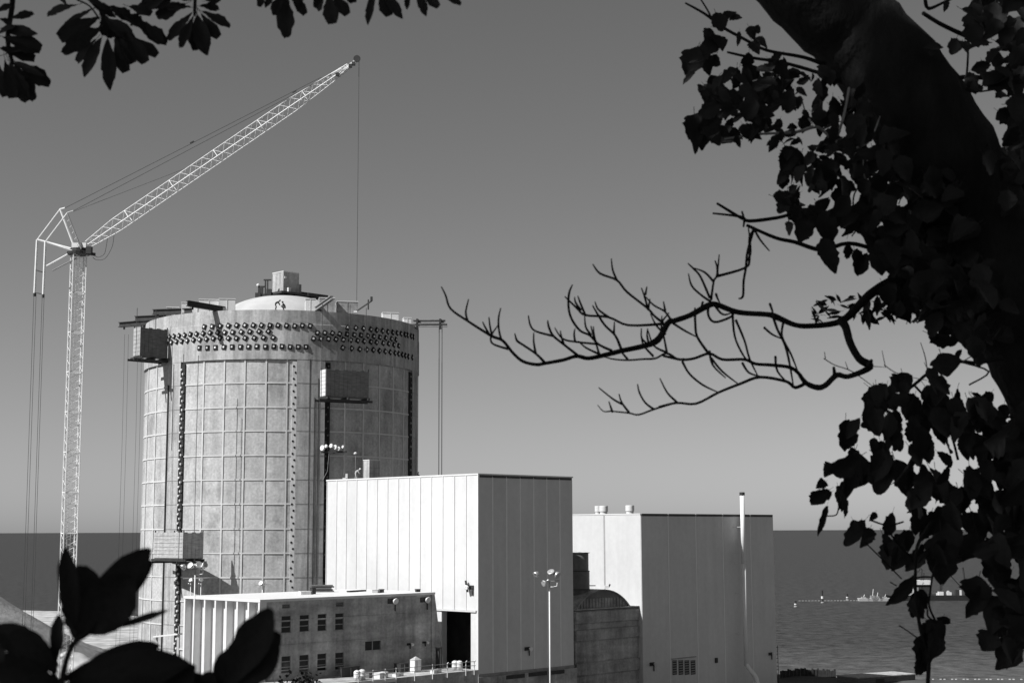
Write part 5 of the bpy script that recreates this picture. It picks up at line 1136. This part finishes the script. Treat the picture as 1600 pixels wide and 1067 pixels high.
cluster(1400, 300, 42, 60, 44, 40, broad); cluster(1420, 385, 48, 45, 26, 42, broad, wfac=.8); cluster(1470, 360, 50, 90, 46, 44, broad)
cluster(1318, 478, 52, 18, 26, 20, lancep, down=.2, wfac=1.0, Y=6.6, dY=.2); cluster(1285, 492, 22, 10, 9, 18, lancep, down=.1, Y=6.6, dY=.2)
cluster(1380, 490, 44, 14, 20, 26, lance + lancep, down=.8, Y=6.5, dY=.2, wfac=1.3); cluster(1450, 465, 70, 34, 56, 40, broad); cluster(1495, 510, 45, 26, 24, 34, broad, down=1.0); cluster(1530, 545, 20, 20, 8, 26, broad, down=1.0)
cluster(1540, 480, 40, 60, 30, 44, broad)
# right upper
cluster(1570, 40, 52, 60, 52, 38, broad); cluster(1560, 120, 40, 24, 14, 32, broad); cluster(1590, 170, 40, 50, 22, 36, broad); cluster(1575, 240, 40, 40, 20, 36, broad); cluster(1592, 300, 25, 50, 16, 34, broad); cluster(1520, 130, 20, 10, 8, 22, broad)
for a in ((1495, 60, 1488, 82, 22), (1505, 65, 1512, 78, 18), (1445, 75, 1475, 72, 14), (1460, 85, 1452, 80, 14), (1480, 0, 1476, 18, 10)): L1(*a)
# lower right mass
for a in ((1470, 552, 1484, 585, 44), (1492, 560, 1503, 545, 8), (1415, 590, 1398, 608, 34), (1410, 582, 1422, 610, 26), (1375, 605, 1355, 640, 34), (1362, 625, 1390, 640, 26)): L1(*a)
cluster(1400, 650, 62, 40, 21, 42, broad, down=1.1, wfac=.74); cluster(1470, 632, 66, 44, 20, 42, broad, down=1.0, wfac=.74); cluster(1360, 690, 40, 48, 13, 42, broad, down=1.3, wfac=.72); cluster(1450, 705, 78, 58, 27, 46, broad, down=1.1, wfac=.74); cluster(1540, 650, 50, 48, 12, 42, broad, wfac=.8); cluster(1565, 740, 40, 78, 36, 46, broad, wfac=.8); cluster(1485, 790, 62, 48, 29, 46, broad, down=1.2, wfac=.74); cluster(1350, 740, 36, 36, 9, 42, broad, down=1.4, wfac=.7); cluster(1575, 860, 34, 78, 36, 48, broad, down=1.1, wfac=.8)
for a in ((1300, 725, 1290, 742, 24), (1325, 735, 1318, 800, 34), (1335, 740, 1330, 765, 20), (1290, 752, 1278, 760, 16), (1282, 765, 1266, 790, 18), (1296, 765, 1270, 785, 20), (1292, 790, 1278, 838, 10), (1300, 768, 1285, 778, 14), (1380, 700, 1372, 770, 40), (1370, 720, 1376, 765, 34), (1352, 812, 1320, 850, 24), (1368, 800, 1360, 815, 14), (1345, 815, 1338, 840, 26), (1360, 825, 1352, 850, 22), (1395, 800, 1385, 838, 20), (1400, 845, 1382, 888, 34), (1410, 850, 1398, 890, 26), (1430, 898, 1388, 948, 24), (1425, 935, 1440, 965, 22), (1440, 920, 1428, 968, 30), (1470, 830, 1475, 915, 52), (1460, 850, 1490, 880, 40), (1520, 830, 1510, 880, 46), (1530, 900, 1520, 940, 44), (1545, 915, 1510, 965, 26), (1555, 985, 1535, 1015, 36), (1590, 1010, 1560, 1045, 40), (1570, 930, 1545, 985, 44)): L1(*a)
for a in ((1462, 970, 1470, 990, 24), (1440, 975, 1465, 1010, 34), (1450, 985, 1440, 1040, 34), (1460, 980, 1460, 1030, 34), (1435, 1000, 1428, 1015, 16), (1432, 1030, 1445, 1055, 24), (1475, 962, 1472, 978, 22), (1448, 968, 1476, 1000, 28), (1438, 1010, 1452, 1045, 26)): L1(*a)
cluster(1585, 980, 30, 50, 20, 50, broad, down=1.1); cluster(1600, 700, 40, 60, 20, 55, broad)
cluster(1325, 770, 18, 24, 4, 36, broad, down=1.4, wfac=.7); cluster(1405, 860, 26, 24, 6, 34, broad, down=1.3, wfac=.7); cluster(1350, 830, 30, 14, 4, 26, broad, down=1.2, wfac=.7); cluster(1455, 870, 30, 26, 6, 38, broad, down=1.2, wfac=.7)
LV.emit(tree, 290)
# leafy head of the tree above the frame (real crown, thins the light)
def crown(root, c, rad, n_, size, name='crown', seed=1, material=LEAF):
    rs = random.Random(seed); mb = MB(); lob = [(Vector((rs.gauss(0, .5), rs.gauss(0, .5), rs.gauss(0, .4))), rs.uniform(.45, .7)) for _ in range(14)]
    for _ in range(n_):
        lc, lr = rs.choice(lob)
        v = Vector((rs.gauss(0, 1), rs.gauss(0, 1), rs.gauss(0, 1))).normalized() * lr * rs.random() ** .4
        p_ = Vector(c) + Vector(((lc.x + v.x) * rad[0], (lc.y + v.y) * rad[1], (lc.z + v.z) * rad[2]))
        d_ = Vector((rs.gauss(0, 1), rs.gauss(0, 1), rs.gauss(-.4, .6))).normalized(); u_ = d_.cross(Vector((rs.gauss(0, 1), rs.gauss(0, 1), rs.gauss(0, 1)))).normalized(); s_ = size * rs.uniform(.6, 1.3)
        mb.add([p_, p_ + d_ * s_ * .35 + u_ * s_ * .3, p_ + d_ * s_ * .75 + u_ * s_ * .22, p_ + d_ * s_, p_ + d_ * s_ * .75 - u_ * s_ * .22, p_ + d_ * s_ * .35 - u_ * s_ * .3], [(0, 1, 2, 3), (0, 3, 4, 5)])
    o = mb.build(name, material, root); o['kind'] = 'stuff'; return o
# ---- big shade tree standing behind and left of the viewpoint, its bough hanging into the top left
sx, sy = -5.2, -4.5
shade = empty('shade_tree', (sx, sy, hill_z(sx, sy)), 'large overhanging tree whose leaf sprays hang into the top left', 'tree')
q, r_ = smooth_path([(sx, sy, hill_z(sx, sy) - .3), (sx + .2, sy + .1, 28), (sx - .1, sy + .4, 32), (sx - .6, sy + 1.5, 36), (sx - 1.2, sy + 2.4, 39.5)], [.55, .42, .36, .26, .12], 5); MB().tube(q, r_, 14).build('trunk', BARK, shade, True)
crown(shade, (-7.0, -1.5, 38.0), (7.5, 7.0, 4.2), 15000, .36, seed=4)
crown(shade, (-2.5, -4.5, 37.0), (7.0, 5.0, 3.4), 7000, .36, seed=6)
LS = Leaves(); SY = 4.6
b0_ = Vector((sx, sy + .5, 32.2)); e0 = P(330, -70, 4.8); mid = Vector((-3.6, -.5, 32.2))
q, r_ = smooth_path([b0_, mid, P(120, -330, 3.2), P(240, -140, 4.3), e0, P(520, -60, 4.9), P(720, -40, 5.0)], [.16, .12, .07, .04, .026, .018, .008], 5); MB().tube(q, r_, 8).build('bough', BARK, shade, True)
for t, wv in (([(10, -60), (20, -5), (12, 60), (20, 100)], [10, 9, 8, 6]), ([(110, -50), (150, 0), (165, 40), (185, 62)], [8, 7, 6, 4]), ([(230, -60), (225, 0), (205, 40)], [7, 6, 4]), ([(310, -60), (305, 0), (304, 24)], [7, 6, 5]), ([(120, 0), (140, 10), (155, 30)], [3, 3, 3]), ([(440, -60), (445, -5)], [6, 4]), ([(515, -60), (517, -5)], [6, 4]), ([(595, -55), (590, -8)], [5, 3]), ([(650, -50), (650, -8)], [5, 3]), ([(700, -45), (695, -10)], [4, 3])):
    branch(None, t, wv, 4.75, 4.6, 'twig', BARK, seg=6, root=shade)
e_ = [(15, 30, 52, 20, 14), (0, 30, 24, 42, 20), (-5, 55, 22, 38, 22), (3, 45, 55, 52, 24), (5, 58, 62, 76, 28), (-4, 75, 55, 90, 28), (8, 85, 54, 68, 22), (25, 97, 78, 132, 26), (8, 95, 20, 152, 24), (15, 98, 40, 158, 30), (-5, 95, 8, 150, 22), (22, 100, 53, 156, 24), (-8, 20, 16, 8, 14), (18, 97, 68, 118, 14),
      (120, 8, 71, 22, 20), (150, 12, 94, 45, 22), (155, 28, 93, 58, 32), (160, 42, 99, 82, 26), (158, 60, 129, 118, 28), (168, 62, 171, 138, 30), (180, 60, 195, 112, 26), (185, 58, 206, 98, 26), (195, 50, 226, 96, 26), (205, 58, 245, 86, 20), (212, 38, 262, 66, 26), (222, 32, 252, 64, 22), (150, 62, 118, 96, 20), (150, 45, 96, 62, 24), (200, 10, 235, 20, 24), (170, 10, 205, 30, 26), (140, 2, 180, 25, 22), (130, -5, 165, 12, 20), (185, 20, 225, 40, 28), (165, 30, 210, 60, 30), (215, 10, 250, 5, 22), (160, 20, 175, 60, 30), (190, 40, 190, 90, 26),
      (290, 6, 242, 26, 24), (300, 20, 262, 62, 18), (302, 26, 282, 72, 18), (308, 25, 321, 84, 36), (315, 18, 359, 40, 18), (312, 10, 343, 12, 16), (298, 12, 262, 10, 22), (315, 22, 340, 58, 22), (300, 0, 278, -8, 18), (308, 24, 305, 78, 24), (270, -8, 245, 12, 26), (262, -5, 230, 10, 24), (320, 2, 342, -2, 14),
      (445, -14, 447, 58, 28), (440, -10, 428, 22, 18), (452, -8, 478, 22, 20), (462, -12, 470, 12, 18), (515, -12, 518, 36, 26), (508, -10, 492, 15, 20), (520, -10, 542, 22, 20), (585, -14, 573, 37, 18), (592, -12, 608, 24, 22), (600, -12, 628, 28, 22), (640, -14, 634, 16, 14), (652, -12, 666, 24, 20), (660, -12, 684, 10, 16), (690, -14, 719, 6, 14), (412, -12, 405, 9, 12), (428, -14, 414, 12, 14), (545, -14, 552, 6, 16), (350, -12, 330, 6, 20), (100, -8, 96, 5, 24)]
for a in e_: L1(*a, kinds=obov, Y=SY, ld=LS, tilt=.3)
LS.emit(shade, 290)
# ---- low plant close to the camera at the bottom left
PY = 2.3
plant = empty('leafy_shrub', (P(100, 1090, PY).x, PY, hill_z(-.7, PY)), 'blurred dark broad-leaved shrub close up at the bottom left', 'shrub')
LP = Leaves()
for t, wv in (([(60, 1900), (80, 1300), (95, 1080), (112, 1010), (135, 990), (165, 955)], [16, 13, 10, 9, 8, 6]), ([(95, 1080), (80, 1040), (70, 1010)], [8, 7, 5]), ([(100, 1060), (150, 1030), (210, 1020)], [8, 7, 5]), ([(80, 1500), (300, 1150), (360, 1075)], [10, 9, 7])): branch(None, t, wv, PY, PY, 'stem', BARK, seg=7, root=plant)
for a in ((122, 985, 233, 856, 66), (130, 985, 236, 876, 44), (118, 980, 100, 857, 40), (120, 985, 130, 880, 70), (125, 990, 205, 905, 90), (118, 1000, 152, 920, 92), (165, 985, 262, 953, 13), (88, 1035, 90, 957, 28), (92, 1040, -12, 975, 54), (90, 1050, 20, 985, 50), (105, 1060, 290, 1035, 70), (120, 1050, 250, 1005, 46), (130, 1075, 330, 1062, 60), (100, 1075, -10, 1045, 60), (60, 1085, 10, 1020, 40), (90, 1090, 180, 1050, 50),
          (352, 1078, 421, 953, 62), (358, 1080, 434, 985, 60), (350, 1080, 432, 1010, 66), (345, 1082, 395, 990, 66), (340, 1080, 360, 1010, 40), (200, 1090, 245, 1018, 60), (250, 1090, 300, 1040, 60), (310, 1095, 330, 1050, 40), (20, 1080, -20, 1000, 40)): L1(*a, kinds=dark, Y=PY, ld=LP, tilt=.2)
LP.emit(plant, 290)
# small dark bush tops farther down the slope at the bottom edge
for cx, cy, w_, lab in ((470, 1066, 34, 'small dark bush top below the office windows'), (300, 1072, 34, 'small dark bush top below the white fins')):
    YB = 30.0; c_ = P(cx, cy + 12, YB); gz = hill_z(c_.x, YB)
    bush = empty('bush', (c_.x, YB, gz), lab, 'bush', 'bushes at the bottom edge')
    for k in range(5): MB().tube([(c_.x, YB, gz - .2), (c_.x + rl.uniform(-.3, .3), YB + rl.uniform(-.3, .3), c_.z + .1)], [.08, .02], 6).build('stem', BARK, bush)
    crown(bush, c_, (w_ / F * YB * .9, .5, .34), 900, .09, 'foliage', seed=int(cx), material=LEAFB)
